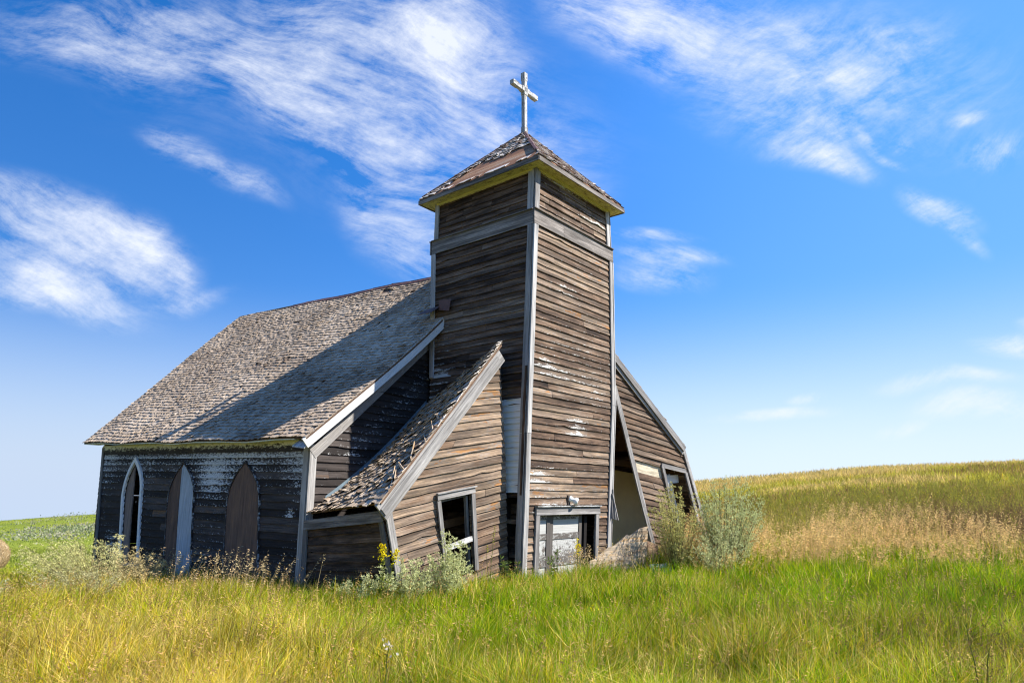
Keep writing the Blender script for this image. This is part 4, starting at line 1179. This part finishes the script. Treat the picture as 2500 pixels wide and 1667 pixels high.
# scattered over the whole meadow
n = 7000; x, y = scatter(n, 3.2, 13.3, -.82, .82); n = len(x)
k = rng.random(n) < .25 + .75 * np.clip(-x / y + .2, 0, 1); x, y = x[k], y[k]; n = len(x)
parts.append(stalks(x, y, gheight(x, y) * rng.uniform(1.05, 1.7, n), .0035, tancol(n) * np.array([.88, .76, .52]), 8, .040, .009, lean=(.1, 0)))
co = merge(parts)
ob = bpy.data.objects.new('dry_grass', np_mesh('dry_grass', *co, DRY)); COL.objects.link(ob)
tag(ob, 'tall dry tan grass with seed heads', 'grass', kind='stuff')

# ================================================================== BRUSH AND PLANTS
def quads_at(p, d, ln, wd, col):
    """small leaves: diamond quads from p along d"""
    n = len(p)
    d = d / (np.linalg.norm(d, axis=1, keepdims=True) + 1e-9)
    s = np.cross(d, rng.normal(0, 1, (n, 3))); s /= (np.linalg.norm(s, axis=1, keepdims=True) + 1e-9)
    ln = np.asarray(ln).reshape(-1, 1); wd = np.asarray(wd).reshape(-1, 1)
    q = np.stack([p, p + d * ln * .5 + s * wd * .5, p + d * ln, p + d * ln * .5 - s * wd * .5], 1).reshape(-1, 3)
    o = np.arange(n)[:, None] * 4
    return q, np.zeros((0, 3), int), o + np.array([[0, 1, 2, 3]]), np.repeat(col, 4, 0)
def tube(path, r0, r1, col, k=4):
    """a thin stem along a path"""
    path = np.array(path); n = len(path); V = []; F = []
    for i, p in enumerate(path):
        d = path[min(i + 1, n - 1)] - path[max(i - 1, 0)]; d = d / (np.linalg.norm(d) + 1e-9)
        e1 = np.cross(d, [.31, .95, .1]); e1 /= np.linalg.norm(e1) + 1e-9; e2 = np.cross(d, e1); r = r0 + (r1 - r0) * i / (n - 1)
        for j in range(k): V.append(p + r * (e1 * math.cos(6.283 * j / k) + e2 * math.sin(6.283 * j / k)))
    for i in range(n - 1):
        for j in range(k): F.append((i * k + j, i * k + (j + 1) % k, i * k + k + (j + 1) % k, i * k + k + j))
    return np.array(V), np.zeros((0, 3), int), np.array(F), np.repeat(np.array([col]), len(V), 0)

def sage(name, label, x, y, h, spread, nst, col, lean=(0, 0), leaf=(.028, .009), per=26, bl=.16, dens=9, droop=0., cat='shrub', group=None, scol=(.20, .16, .08), tipcol=None, sink=.05, upb=.55):
    """a silvery bush: arching stems with side sprigs full of small leaves"""
    z = float(ground(x, y)) - sink
    root = empty(name, (x, y, z)); tag(root, label, cat, group)
    stems = []; P = []; D = []; C = []
    col = np.array(col)
    for i in range(nst):
        a = rng.random() * 6.283; rr = spread * math.sqrt(rng.random()); hh = h * rng.uniform(.62, 1.0) * (1 - .28 * (rr / spread) ** 2)
        b0 = np.array([math.cos(a), math.sin(a), 0]) * rr * .25
        tip = np.array([math.cos(a) * rr + lean[0] * hh, math.sin(a) * rr + lean[1] * hh, hh])
        path = [b0 + (tip - b0) * np.array([t_ ** 1.25, t_ ** 1.25, t_ - droop * t_ ** 3 * .4]) for t_ in np.linspace(0, 1, 9)]
        path = [p + rng.normal(0, .012, 3) * (i_ > 0) for i_, p in enumerate(path)]
        stems.append(tube(path, .006, .002, scol))
        path = np.array(path)
        for j in range(per):
            t_ = rng.uniform(.22, 1.0); f = t_ * 8; k = min(int(f), 7); p = path[k] + (path[k + 1] - path[k]) * (f - k)
            sd = np.array([rng.normal(), rng.normal(), rng.normal() * .4 + upb]) + np.array([lean[0], lean[1], 0]) * 1.2; sd /= np.linalg.norm(sd)
            ln = bl * rng.uniform(.5, 1.2) * (1.15 - .75 * t_)
            ln = max(ln, .03)
            m_ = dens
            u = np.sort(rng.random(m_))
            curve = np.outer(u ** 2, np.array([lean[0] * .5, lean[1] * .5, -droop]) * ln)
            pp = p + np.outer(u, sd) * ln + curve
            P.append(pp); D.append(rng.normal(0, .6, (m_, 3)) + sd * .8 + np.array([0, 0, .25 - droop]))
            cc = col * rng.uniform(.72, 1.22, (m_, 1)) * rng.uniform(.94, 1.06)
            if tipcol is not None: cc = np.where((rng.random(m_) < .5 * t_)[:, None], np.array(tipcol) * rng.uniform(.8, 1.2, (m_, 1)), cc)
            C.append(cc)
    P = np.concatenate(P); D = np.concatenate(D); C = np.concatenate(C); n = len(P)
    lv = quads_at(P, D, leaf[0] * rng.uniform(.6, 1.3, n), leaf[1] * rng.uniform(.7, 1.3, n), C)
    o = bpy.data.objects.new('foliage', np_mesh('foliage', *lv, SAGE)); COL.objects.link(o); o.parent = root
    o = bpy.data.objects.new('stem', np_mesh('stem', *merge(stems), DRY)); COL.objects.link(o); o.parent = root
    return root
SG = (.62, .64, .32); SGD = (.56, .58, .30)
# silvery bushes before the right wing
GR = 'silvery sage bushes'
sage('sage_bush', 'tall yellowish sage bush in front of the right wing window', 3.30, 14.1, 2.15, .56, 58, (.62, .60, .23), (-.03, 0), per=34, group=GR, tipcol=(.46, .40, .13), leaf=(.034, .011))
sage('sage_bush', 'widest tall sage bush, right of the fallen right wing', 4.34, 14.4, 2.2, .74, 92, (.56, .59, .28), (.10, 0), per=38, group=GR, leaf=(.034, .011))
sage('sage_bush', 'low sage bush at the foot of the two tall ones', 3.95, 13.6, 1.3, .70, 48, (.58, .60, .30), (0, 0), per=26, group=GR, leaf=(.032, .011))
# before the left wing
sage('sage_bush', 'pointed sage bush below the broken wing window', -.98, 11.2, 1.38, .42, 38, SG, (0, 0), per=38, group=GR, leaf=(.034, .012))
sage('sage_bush', 'rounded sage bush at the slumped wing corner', -1.62, 10.85, 1.05, .45, 36, SG, (0, 0), per=36, group=GR, leaf=(.034, .012))
sage('sage_bush', 'small sage bush left of the goldenrod', -2.2, 10.6, .84, .28, 20, SGD, (0, 0), per=32, group=GR, leaf=(.034, .012))
sage('sage_bush', 'smallest sage sprig in front of the dark wing side', -2.65, 10.9, .74, .22, 14, SGD, (0, 0), per=28, group=GR, leaf=(.034, .012))
# wind-bent mugwort left of the church
GL = 'feathery mugwort left of the church'
MG = (.65, .62, .26)
sage('mugwort', 'broad feathery mugwort bent to the left, in front of the far corner', -7.55, 13.2, 1.75, .95, 64, MG, (-.42, 0), per=30, bl=.24, droop=.5, group=GL, leaf=(.036, .010), upb=.2)
sage('mugwort', 'second mugwort, dry and brownish, right beside the broad one', -6.55, 12.9, 1.35, .7, 46, (.62, .51, .25), (-.30, 0), per=26, bl=.2, droop=.4, group=GL, leaf=(.034, .010), upb=.2)
sage('mugwort', 'low dry mugwort clump nearest the camera, before the broad one', -6.75, 11.75, 1.05, .8, 40, (.52, .48, .24), (-.38, 0), per=28, bl=.22, droop=.5, group=GL, leaf=(.034, .010), upb=.2)
sage('mugwort', 'single tall mugwort spike against the dark church corner', -7.25, 13.0, 1.85, .14, 3, (.74, .70, .36), (-.05, 0), per=44, bl=.26, dens=12, droop=.3, group=GL, leaf=(.034, .011), upb=.0)
sage('mugwort', 'darker mugwort at the left edge, lowest of them', -8.45, 11.7, 1.05, .6, 38, (.50, .50, .28), (-.42, 0), per=26, bl=.22, droop=.5, group=GL, leaf=(.034, .010), upb=.2)
sage('mugwort', 'mugwort clump standing behind the broad one', -8.5, 14.3, 1.75, .85, 46, (.66, .62, .28), (-.45, 0), per=26, bl=.24, droop=.5, group=GL, leaf=(.036, .011), upb=.2)

def forb(name, label, x, y, h, nst, leafcol, flower=None, lean=(0, 0), spread=.08, leaves=26, leaf=(.06, .016), nfl=40, cat='plant', group=None, fz=.25, fsz=.022):
    z = float(ground(x, y)) - .03
    root = empty(name, (x, y, z)); tag(root, label, cat, group)
    st = []; P = []; D = []; FP = []
    for i in range(nst):
        a = rng.random() * 6.283; hh = h * rng.uniform(.75, 1.0) if i else h
        tip = np.array([math.cos(a) * spread + lean[0] * hh, math.sin(a) * spread + lean[1] * hh, hh])
        path = np.array([tip * np.array([u ** 1.4, u ** 1.4, u]) + rng.normal(0, .006, 3) * (u > 0) for u in np.linspace(0, 1, 8)])
        st.append(tube(path, .006, .003, (.14, .17, .04)))
        u = rng.uniform(.12, .95, leaves); f = u * 7; k = np.minimum(f.astype(int), 6)
        p = path[k] + (path[k + 1] - path[k]) * (f - k)[:, None]
        d = rng.normal(0, 1, (leaves, 3)); d[:, 2] = abs(d[:, 2]) * .6 + .1
        P.append(p); D.append(d)
        if flower is not None:
            u = 1 - fz * rng.random(nfl) ** 1.3
            f = u * 7; k = np.minimum(f.astype(int), 6); p = path[k] + (path[k + 1] - path[k]) * (f - k)[:, None]
            FP.append(p + rng.normal(0, .032, (nfl, 3)) * (1.3 - (u - (1 - fz)) / fz)[:, None])
    P = np.concatenate(P); D = np.concatenate(D); n = len(P)
    c = np.array(leafcol) * rng.uniform(.7, 1.25, (n, 1))
    o = bpy.data.objects.new('foliage', np_mesh('foliage', *quads_at(P, D, leaf[0] * rng.uniform(.5, 1.2, n), leaf[1] * rng.uniform(.7, 1.2, n), c), LEAF)); COL.objects.link(o); o.parent = root
    o = bpy.data.objects.new('stem', np_mesh('stem', *merge(st), LEAF)); COL.objects.link(o); o.parent = root
    for FP in FP:
        n = len(FP)
        o = bpy.data.objects.new('blossom', np_mesh('blossom', *quads_at(FP, rng.normal(0, 1, (n, 3)) + np.array([0, 0, .5]), fsz * rng.uniform(.7, 1.3, n), fsz * .8 * rng.uniform(.7, 1.3, n), np.array(flower) * rng.uniform(.85, 1.1, (n, 1))), LEAF)); COL.objects.link(o); o.parent = root
    return root
YEL = (.82, .66, .01)
forb('goldenrod', 'leafy goldenrod with a bright yellow top at the wing corner', -1.84, 10.3, 1.12, 3, (.22, .25, .03), YEL, (.03, 0), .14, 60, (.07, .018), 80, 'wildflower', 'yellow wildflowers', .15, .030)
forb('goldenrod', 'goldenrod with a yellow spike before the church door', 1.20, 12.95, .98, 2, (.20, .24, .04), YEL, (0, 0), .07, 26, (.05, .013), 70, 'wildflower', 'yellow wildflowers', .25, .026)
forb('goldenrod', 'thin pale goldenrod against the wing siding', -.37, 11.5, 1.28, 2, (.34, .33, .06), (.52, .48, .05), (.02, 0), .06, 20, (.045, .011), 30, 'wildflower', 'yellow wildflowers', .18, .018)
forb('goldenrod', 'low yellow flowers in the grass straight in front of the camera', .95, 8.2, .55, 3, (.18, .25, .03), YEL, (0, 0), .12, 16, (.04, .01), 14, 'wildflower', 'yellow wildflowers', .12, .02)
forb('dead_stalk', 'tall brown dead stalk with a pale tuft, nearest the camera', -.86, 4.9, .78, 1, (.30, .19, .09), (.62, .55, .44), (.05, 0), .03, 14, (.05, .012), 24, 'plant', None, .1, .022)
forb('dead_stalk', 'thin brown branching stalk in the grass at the right edge', 3.35, 5.3, .82, 2, (.22, .14, .07), None, (-.02, 0), .10, 36, (.05, .008), 0, 'plant')
forb('leafy_weed', 'dark drooping leafy weed between wing and tower', -.02, 12.35, .75, 6, (.10, .14, .03), None, (.02, 0), .22, 60, (.09, .03), 0, 'plant', 'leafy weeds by the tower')
forb('leafy_weed', 'leafy weed with drooping leaves at the left door jamb', .82, 13.0, .85, 4, (.13, .18, .04), None, (-.1, 0), .12, 34, (.09, .024), 0, 'plant', 'leafy weeds by the tower')
forb('leafy_weed', 'small green weed at the foot of the wing right of its window', -.42, 11.9, .42, 5, (.14, .19, .03), None, (0, 0), .24, 40, (.06, .02), 0, 'plant', 'leafy weeds by the tower')

# brown branching weeds over the right-hand slope and the foreground corner
def weeds(n, xy, h, col, leafn=26, fl=None):
    x, y = xy; z = ground(x, y)
    S = []; P = []; D = []; C = []
    n = len(x)
    hh = h * rng.uniform(.6, 1.15, n)
    base = np.stack([x, y, z], -1)
    allp = []
    for b_ in range(7):
        a = rng.random(n) * 6.283; s0 = rng.uniform(.15, .6, n) * hh; ln = hh * rng.uniform(.3, .6, n)
        p0 = base + np.stack([np.zeros(n), np.zeros(n), s0 if b_ else np.zeros(n)], -1)
        d = np.stack([np.cos(a) * .55, np.sin(a) * .55, np.ones(n)], -1) if b_ else np.stack([rng.normal(0, .08, n), rng.normal(0, .08, n), np.ones(n)], -1)
        d /= np.linalg.norm(d, axis=1, keepdims=True)
        ln = ln if b_ else hh
        p1 = p0 + d * ln[:, None]
        wd = np.full(n, .004) * (y / 8.) ** .7
        S.append(quads_at(p0, d, ln, wd, np.repeat(np.array([col]) * .8, n, 0)))
        m_ = leafn // 7
        for j in range(m_):
            u = rng.uniform(.25, 1., n)[:, None]
            P.append(p0 + (p1 - p0) * u); D.append(rng.normal(0, 1, (n, 3)) + np.array([0, 0, .4])); 
            c = np.array([col]) * rng.uniform(.7, 1.3, (n, 1))
            if fl is not None: c = np.where((rng.random(n) < fl)[:, None], np.array([YEL]) * .75, c)
            C.append(c)
    P = np.concatenate(P); D = np.concatenate(D); C = np.concatenate(C)
    sc_ = np.tile((y / 10.) ** .6, len(P) // n)
    return merge(S + [quads_at(P, D, .03 * sc_ * rng.uniform(.5, 1.3, len(P)), .012 * sc_ * rng.uniform(.6, 1.3, len(P)), C)])
parts = []
def spot(n, cx_, cy_, sx0, sy0):
    x = rng.normal(cx_, sx0, n); y = rng.normal(cy_, sy0, n); k = (~inside_church(x, y, .15)) & (y > 3.4); return x[k], y[k]
BRN = (.17, .115, .055); OLV = (.36, .32, .07); OLG = (.30, .29, .05)
parts.append(weeds(0, spot(1000, 13.2, 17.6, 1.9, 2.3), .95, (.20, .125, .06)))
parts.append(weeds(0, spot(900, 10.0, 20.5, 4.5, 2.3), .85, OLV, 30, .05))
parts.append(weeds(0, spot(900, 16.0, 27., 6., 3.5), .9, OLG, 30, .07))
parts.append(weeds(0, spot(230, 4.6, 6.3, 1.2, 1.2), .66, BRN))
parts.append(weeds(0, spot(160, 7.0, 10.5, 1.6, 1.4), .6, BRN))
parts.append(weeds(0, spot(60, 1.6, 5.6, .9, .8), .42, (.20, .14, .07)))
parts.append(weeds(0, spot(60, -1.2, 5.2, 1.4, .7), .42, (.22, .15, .07)))
parts.append(weeds(0, spot(70, -8.6, 12.2, .8, .9), .6, (.12, .16, .04)))
ob = bpy.data.objects.new('weeds', np_mesh('weeds', *merge(parts), DRY)); COL.objects.link(ob)
tag(ob, 'brown and olive branching weeds over the right-hand slope', 'weeds', kind='stuff')

# grey-green brush over the far left hill
P = []; D = []; C = []; S_ = []
for i in range(420):
    y = rng.uniform(74, 150); tt = rng.uniform(-.95, -.25); x = tt * y
    if fbm(np.array(x * .05), np.array(y * .09), 77) < .44 + .08 * rng.random(): continue
    m_ = 60; r_ = rng.uniform(.6, 2.2)
    pp = np.stack([x + rng.normal(0, r_, m_), y + rng.normal(0, r_, m_), np.zeros(m_)], -1); pp[:, 2] = ground(pp[:, 0], pp[:, 1]) + rng.random(m_) * .7
    P.append(pp); D.append(rng.normal(0, 1, (m_, 3)) + np.array([0, 0, .8])); C.append(np.array([(.29, .31, .18), (.35, .33, .23), (.24, .28, .13)][rng.integers(3)]) * rng.uniform(.7, 1.25, (m_, 1)))
P = np.concatenate(P); D = np.concatenate(D); C = np.concatenate(C)
ob = bpy.data.objects.new('hill_brush', np_mesh('hill_brush', *quads_at(P, D, rng.uniform(.16, .42, len(P)), rng.uniform(.08, .22, len(P)), C), SAGE)); COL.objects.link(ob)
tag(ob, 'low grey green brush dotted over the far left hill', 'brush', kind='stuff')

# ================================================================== HAY BALE, POSTS
bx, by = -23.55, 32.; bz = float(ground(bx, by)); BR = .72
bale = empty('hay_bale', (bx, by, bz)); tag(bale, 'round straw bale in the field at the left edge', 'hay bale')
STRAWM = [(0, (.20, .14, .075)), (.5, (.37, .275, .16)), (1, (.50, .39, .24))]
sm = wood_mat('straw', STRAWM, pbase=-1, gscale=(3, 30, 1))
m = MB(); ax = np.array([.35, -.94, 0]); e1 = np.array([.94, .35, 0]); K, Q_ = 48, 9
for i in range(Q_):
    for k in range(K):
        a = 6.283 * k / K; r = BR * (1 if 0 < i < Q_ - 1 else .95) + rng.normal(0, .012)
        m.v.append(tuple(np.array([bx, by, bz + BR * .97]) + ax * (i / (Q_ - 1) - .5) * 1.3 + e1 * r * math.cos(a) + Z * r * math.sin(a)))
        m.wc.append((a * BR, i * .15, 2)); m.r.append(rng.random()); m.p.append(0)
for i in range(Q_ - 1):
    for k in range(K): m.f.append((i * K + k, i * K + (k + 1) % K, (i + 1) * K + (k + 1) % K, (i + 1) * K + k))
for i, rev in ((0, 1), (Q_ - 1, 0)):
    prev = [i * K + k for k in range(K)]
    for rr in (.8, .6, .4, .2):
        cur = []
        for k in range(K):
            a = 6.283 * k / K; c = np.array([bx, by, bz + BR * .97]) + ax * ((i / (Q_ - 1) - .5) * 1.3 + (.5 - rev) * .06 * rng.random()) + e1 * BR * rr * math.cos(a) + Z * BR * rr * math.sin(a)
            cur.append(len(m.v)); m.v.append(tuple(c)); m.wc.append((a * BR * rr, rr * 3, 5)); m.r.append(rng.random()); m.p.append(0)
        for k in range(K): m.f.append((prev[k], prev[(k + 1) % K], cur[(k + 1) % K], cur[k]))
        prev = cur
    m.f.append(tuple(prev))
m.build('straw_roll', sm, bale, origin=np.array([bx, by, bz]))
n = 5000; a = rng.random(n) * 6.283; uu = rng.uniform(-.65, .65, n)
pp = np.array([bx, by, bz + BR * .97]) + np.outer(uu, ax) + BR * (np.outer(np.cos(a), e1) + np.outer(np.sin(a), Z))
dd = np.outer(-np.sin(a), e1) + np.outer(np.cos(a), Z) + rng.normal(0, .35, (n, 3))
q = quads_at(pp - np.array([bx, by, bz]), dd, rng.uniform(.06, .2, n), np.full(n, .018), tancol(n) * .85)
ob = bpy.data.objects.new('loose_straw', np_mesh('loose_straw', *q, DRY)); COL.objects.link(ob); ob.parent = bale

for px, py, hh, lab in ((-26.4, 45., 1.05, 'taller dark fence post in the field behind the mugwort'), (-27.6, 45.5, .75, 'shorter dark fence post, left of the taller one')):
    z = float(ground(px, py)); m = MB()
    m_ = [np.array([px, py, z - .3]), np.array([px + .03, py, z + hh])]
    V, _, F, _c = tube([m_[0], (m_[0] + m_[1]) / 2, m_[1]], .09, .07, (0, 0, 0), 8)
    m.add(list(V), [tuple(f) for f in F] + [tuple(range(16, 24))])
    ob = m.build('fence_post', M['wood_side'], None, origin=np.array([px, py, z])); tag(ob, lab, 'post', 'fence posts in the field')

# ================================================================== SKY, SUN, CAMERA
SUN_EL, SUN_AZ = 46.0, 95.5          # azimuth clockwise from +Y
world = bpy.data.worlds.new('World'); scene.world = world; world.use_nodes = True
t = NT_(world.node_tree); bg = t.n['Background']
tc = t.new('ShaderNodeTexCoord').outputs['Generated']
sp_ = t.new('ShaderNodeSeparateXYZ'); t.link(tc, sp_.inputs[0])
cmb = t.new('ShaderNodeCombineXYZ'); t.link(sp_.outputs[0], cmb.inputs[0]); t.link(sp_.outputs[1], cmb.inputs[1]); t.link(t.math('MAXIMUM', sp_.outputs[2], .012), cmb.inputs[2])
sky = t.new('ShaderNodeTexSky', sky_type='NISHITA'); sky.sun_disc = False; sky.sun_elevation = R(SUN_EL); sky.sun_rotation = R(SUN_AZ)
sky.altitude = 600; sky.air_density = 1.0; sky.dust_density = .25; sky.ozone_density = 3.0
t.link(cmb.outputs[0], sky.inputs[0])
hs = t.new('ShaderNodeHueSaturation'); hs.inputs['Saturation'].default_value = 1.36; hs.inputs['Value'].default_value = 1.0; t.link(sky.outputs[0], hs.inputs['Color'])
up_ = t.maprange(sp_.outputs[2], -.02, .50, .70, 1.22, False)
side_ = t.math('ADD', 1.0, t.math('MULTIPLY', sp_.outputs[0], .42))
grade = t.math('MULTIPLY', up_, side_)
g3 = t.new('ShaderNodeCombineColor')
for i_, k_ in enumerate((.96, .92, 1.08)): t.link(t.math('MULTIPLY', grade, k_), g3.inputs[i_])
skycol = t.mix(1.0, hs.outputs[0], g3.outputs[0], 'MULTIPLY')
hz = t.mix(t.maprange(sp_.outputs[0], -.6, .5), (2.9, 3.5, 4.5), (3.9, 4.6, 5.3))
skycol = t.mix(t.maprange(sp_.outputs[0], -.15, .75, 0, .62), skycol, (1.0, 2.25, 4.9))
skycol = t.mix(t.maprange(sp_.outputs[2], .30, .0, 0, 1.0), skycol, hz)
# cirrus: soft patches placed by direction, broken up by stretched noise
yc = t.math('MAXIMUM', sp_.outputs[1], .03)
q = t.new('ShaderNodeCombineXYZ'); t.link(t.math('DIVIDE', sp_.outputs[0], yc), q.inputs[0]); t.link(t.math('DIVIDE', sp_.outputs[2], yc), q.inputs[1])
q = q.outputs[0]
wn = t.new('ShaderNodeTexNoise'); wn.inputs['Scale'].default_value = 2.6; wn.inputs['Detail'].default_value = 2; t.link(q, wn.inputs['Vector'])
vs = t.new('ShaderNodeVectorMath', operation='SUBTRACT'); t.link(wn.outputs['Color'], vs.inputs[0]); vs.inputs[1].default_value = (.5, .5, .5)
vk = t.new('ShaderNodeVectorMath', operation='SCALE'); t.link(vs.outputs[0], vk.inputs[0]); vk.inputs['Scale'].default_value = .17
qa = t.new('ShaderNodeVectorMath', operation='ADD'); t.link(q, qa.inputs[0]); t.link(vk.outputs[0], qa.inputs[1]); qw = qa.outputs[0]
FPX = 1568.0; TH = R(13.1213)
def qdir(px, py):
    dx = (px - 1176) / FPX; dy = (784 - py) / FPX
    yy = math.cos(TH) - dy * math.sin(TH); zz = math.sin(TH) + dy * math.cos(TH)
    return np.array([dx / yy, zz / yy])
CL = [(640, -30, 1120, 280, 150, .72), (860, 20, 1150, 200, 95, .55), (980, 120, 1130, 300, 80, .6), (430, 130, 1100, 420, 62, .55), (510, 170, 800, 330, 40, .45),
      (-60, 10, 460, 190, 62, .52), (150, -30, 620, 150, 80, .38), (860, 380, 1010, 560, 85, .66), (870, 500, 1000, 630, 62, .66), (1080, 290, 1310, 340, 70, .34), (300, 60, 1300, 330, 190, .26), (640, 240, 1010, 470, 45, .4),
      (1240, -20, 1720, 150, 72, 1.0), (1300, -40, 1640, 60, 85, .75), (1640, 60, 1980, 240, 120, .45), (1720, 260, 2190, 20, 40, .6), (1700, 130, 1850, 330, 75, .5), (1500, 20, 2250, 260, 150, .24), (1560, 190, 1760, 330, 50, .3),
      (1720, 340, 2000, 415, 32, 1.05), (1800, 330, 1960, 295, 40, .6), (1945, 275, 2015, 378, 15, .72), (2000, 370, 2085, 388, 11, .55), (2035, 335, 2100, 315, 16, .5),
      (2070, 460, 2230, 500, 30, 1.0), (2170, 505, 2260, 570, 18, .5), (-60, 450, 330, 550, 45, .95), (-60, 540, 420, 615, 60, 1.0), (-60, 610, 380, 728, 34, 1.15), (200, 530, 460, 640, 42, .75), (300, 500, 370, 545, 22, .6), (-60, 650, 120, 690, 30, .6), (380, 600, 470, 680, 30, .5),
      (330, 695, 580, 680, 16, .5), (310, 320, 470, 420, 22, .62), (400, 395, 650, 494, 20, .52), (1400, 586, 1700, 614, 18, .85), (1400, 636, 1650, 656, 26, .7),
      (1400, 546, 1630, 564, 12, .65), (1560, 940, 1960, 925, 11, .95), (1790, 903, 1900, 892, 9, .7), (1970, 892, 2380, 882, 13, .75), (2100, 945, 2420, 952, 26, 1.05), (2020, 992, 2170, 984, 14, .95),
      (2220, 810, 2420, 784, 22, 1.05), (2300, 745, 2420, 748, 14, .8), (2210, 352, 2400, 336, 26, .6), (2205, 268, 2310, 255, 12, .5), (1900, 60, 2352, 250, 140, .2), (1340, 560, 1300, 250, 60, .2)]
acc = None
for x0, y0, x1, y1, hw, st in CL:
    a = qdir(x0, y0); b_ = qdir(x1, y1); c = (a + b_) / 2; d = b_ - a; ln = np.linalg.norm(d) / 2
    k = np.linalg.norm(d) / math.hypot(x1 - x0, y1 - y0)
    mp = t.new('ShaderNodeMapping', vector_type='TEXTURE')
    mp.inputs['Location'].default_value = (c[0], c[1], 0); mp.inputs['Rotation'].default_value = (0, 0, math.atan2(d[1], d[0]))
    mp.inputs['Scale'].default_value = (ln + hw * k * 1.5, hw * k * 2.1, 1)
    t.link(qw, mp.inputs['Vector'])
    le = t.new('ShaderNodeVectorMath', operation='LENGTH'); t.link(mp.outputs[0], le.inputs[0])
    f = t.maprange(le.outputs['Value'], 1.0, 0.0, 0, st)
    acc = f if acc is None else t.math('ADD', acc, f)
def rotq(deg, sc):
    mp = t.new('ShaderNodeMapping', vector_type='POINT'); mp.inputs['Rotation'].default_value = (0, 0, R(deg)); mp.inputs['Scale'].default_value = (1, 1, 1); t.link(qw, mp.inputs['Vector'])
    return t.scale(mp.outputs[0], sc)
na = t.noise(rotq(24, (3.2, 13, 1)), 1.0, 10, .68)
nb = t.noise(rotq(-32, (3.4, 11, 1)), 1.0, 10, .68)
sel = t.maprange(t.math('DIVIDE', sp_.outputs[0], yc), .22, .50)
nmx = t.new('ShaderNodeMix', data_type='FLOAT'); t.link(sel, nmx.inputs[0]); t.link(na, nmx.inputs[2]); t.link(nb, nmx.inputs[3])
nd = t.noise(t.scale(qw, (6, 9, 1)), 1, 12, .72)
nl = t.noise(t.scale(q, (3.2, 4.5, 1), (3, 1, 0)), 1, 3, .5)
fa = t.noise(rotq(22, (9, 44, 1)), 1.0, 6, .7)
fb = t.noise(rotq(-34, (9, 40, 1)), 1.0, 6, .7)
fmx = t.new('ShaderNodeMix', data_type='FLOAT'); t.link(sel, fmx.inputs[0]); t.link(fa, fmx.inputs[2]); t.link(fb, fmx.inputs[3])
nn = t.math('ADD', t.math('ADD', t.math('MULTIPLY', nmx.outputs[0], .37), t.math('MULTIPLY', nd, .36)), t.math('ADD', t.math('MULTIPLY', nl, .11), t.math('MULTIPLY', fmx.outputs[0], .16)))
edge = t.math('MINIMUM', t.math('MULTIPLY', acc, 2.4), 1.25)
den = t.math('ADD', t.math('MULTIPLY', acc, .72), t.math('MULTIPLY', t.math('MULTIPLY', t.math('SUBTRACT', nn, .50), 6.0), edge))
dens = t.maprange(den, -.03, 1.5, 0, .93, False)
dens = t.math('POWER', dens, 1.15)
# away from the front half of the sky there are only loose clouds
front = t.maprange(sp_.outputs[1], .02, .12)
dens = t.math('MULTIPLY', dens, front)
col = t.mix(dens, skycol, (4.6, 4.85, 5.35))
t.link(col, bg.inputs['Color']); bg.inputs['Strength'].default_value = .10
world.cycles.sampling_method = 'MANUAL'; world.cycles.sample_map_resolution = 512

sd = bpy.data.lights.new('sun', 'SUN'); sd.energy = 4.8; sd.angle = R(.5); sd.color = (1, .945, .86)
so = bpy.data.objects.new('sun', sd); COL.objects.link(so)
dirv = Vector((math.sin(R(SUN_AZ)) * math.cos(R(SUN_EL)), math.cos(R(SUN_AZ)) * math.cos(R(SUN_EL)), math.sin(R(SUN_EL))))
so.rotation_euler = dirv.to_track_quat('Z', 'Y').to_euler(); so.location = (20, 0, 30)

cd = bpy.data.cameras.new('camera'); cam = bpy.data.objects.new('camera', cd); COL.objects.link(cam)
cam.location = EYE; cam.rotation_euler = (R(90) + TH, 0, 0)
cd.sensor_fit = 'HORIZONTAL'; cd.sensor_width = 36; cd.lens = 24.0; cd.clip_start = .05; cd.clip_end = 9000
scene.camera = cam
scene.view_settings.view_transform = 'Standard'; scene.view_settings.look = 'None'; scene.view_settings.exposure = 1.05; scene.view_settings.gamma = 1
scene.cycles.filter_width = 1.15; scene.cycles.max_bounces = 6; scene.cycles.transparent_max_bounces = 4; scene.cycles.use_denoising = True; scene.cycles.denoising_prefilter = 'ACCURATE'; scene.cycles.denoising_input_passes = 'RGB_ALBEDO_NORMAL'; scene.cycles.sample_clamp_indirect = 2.5
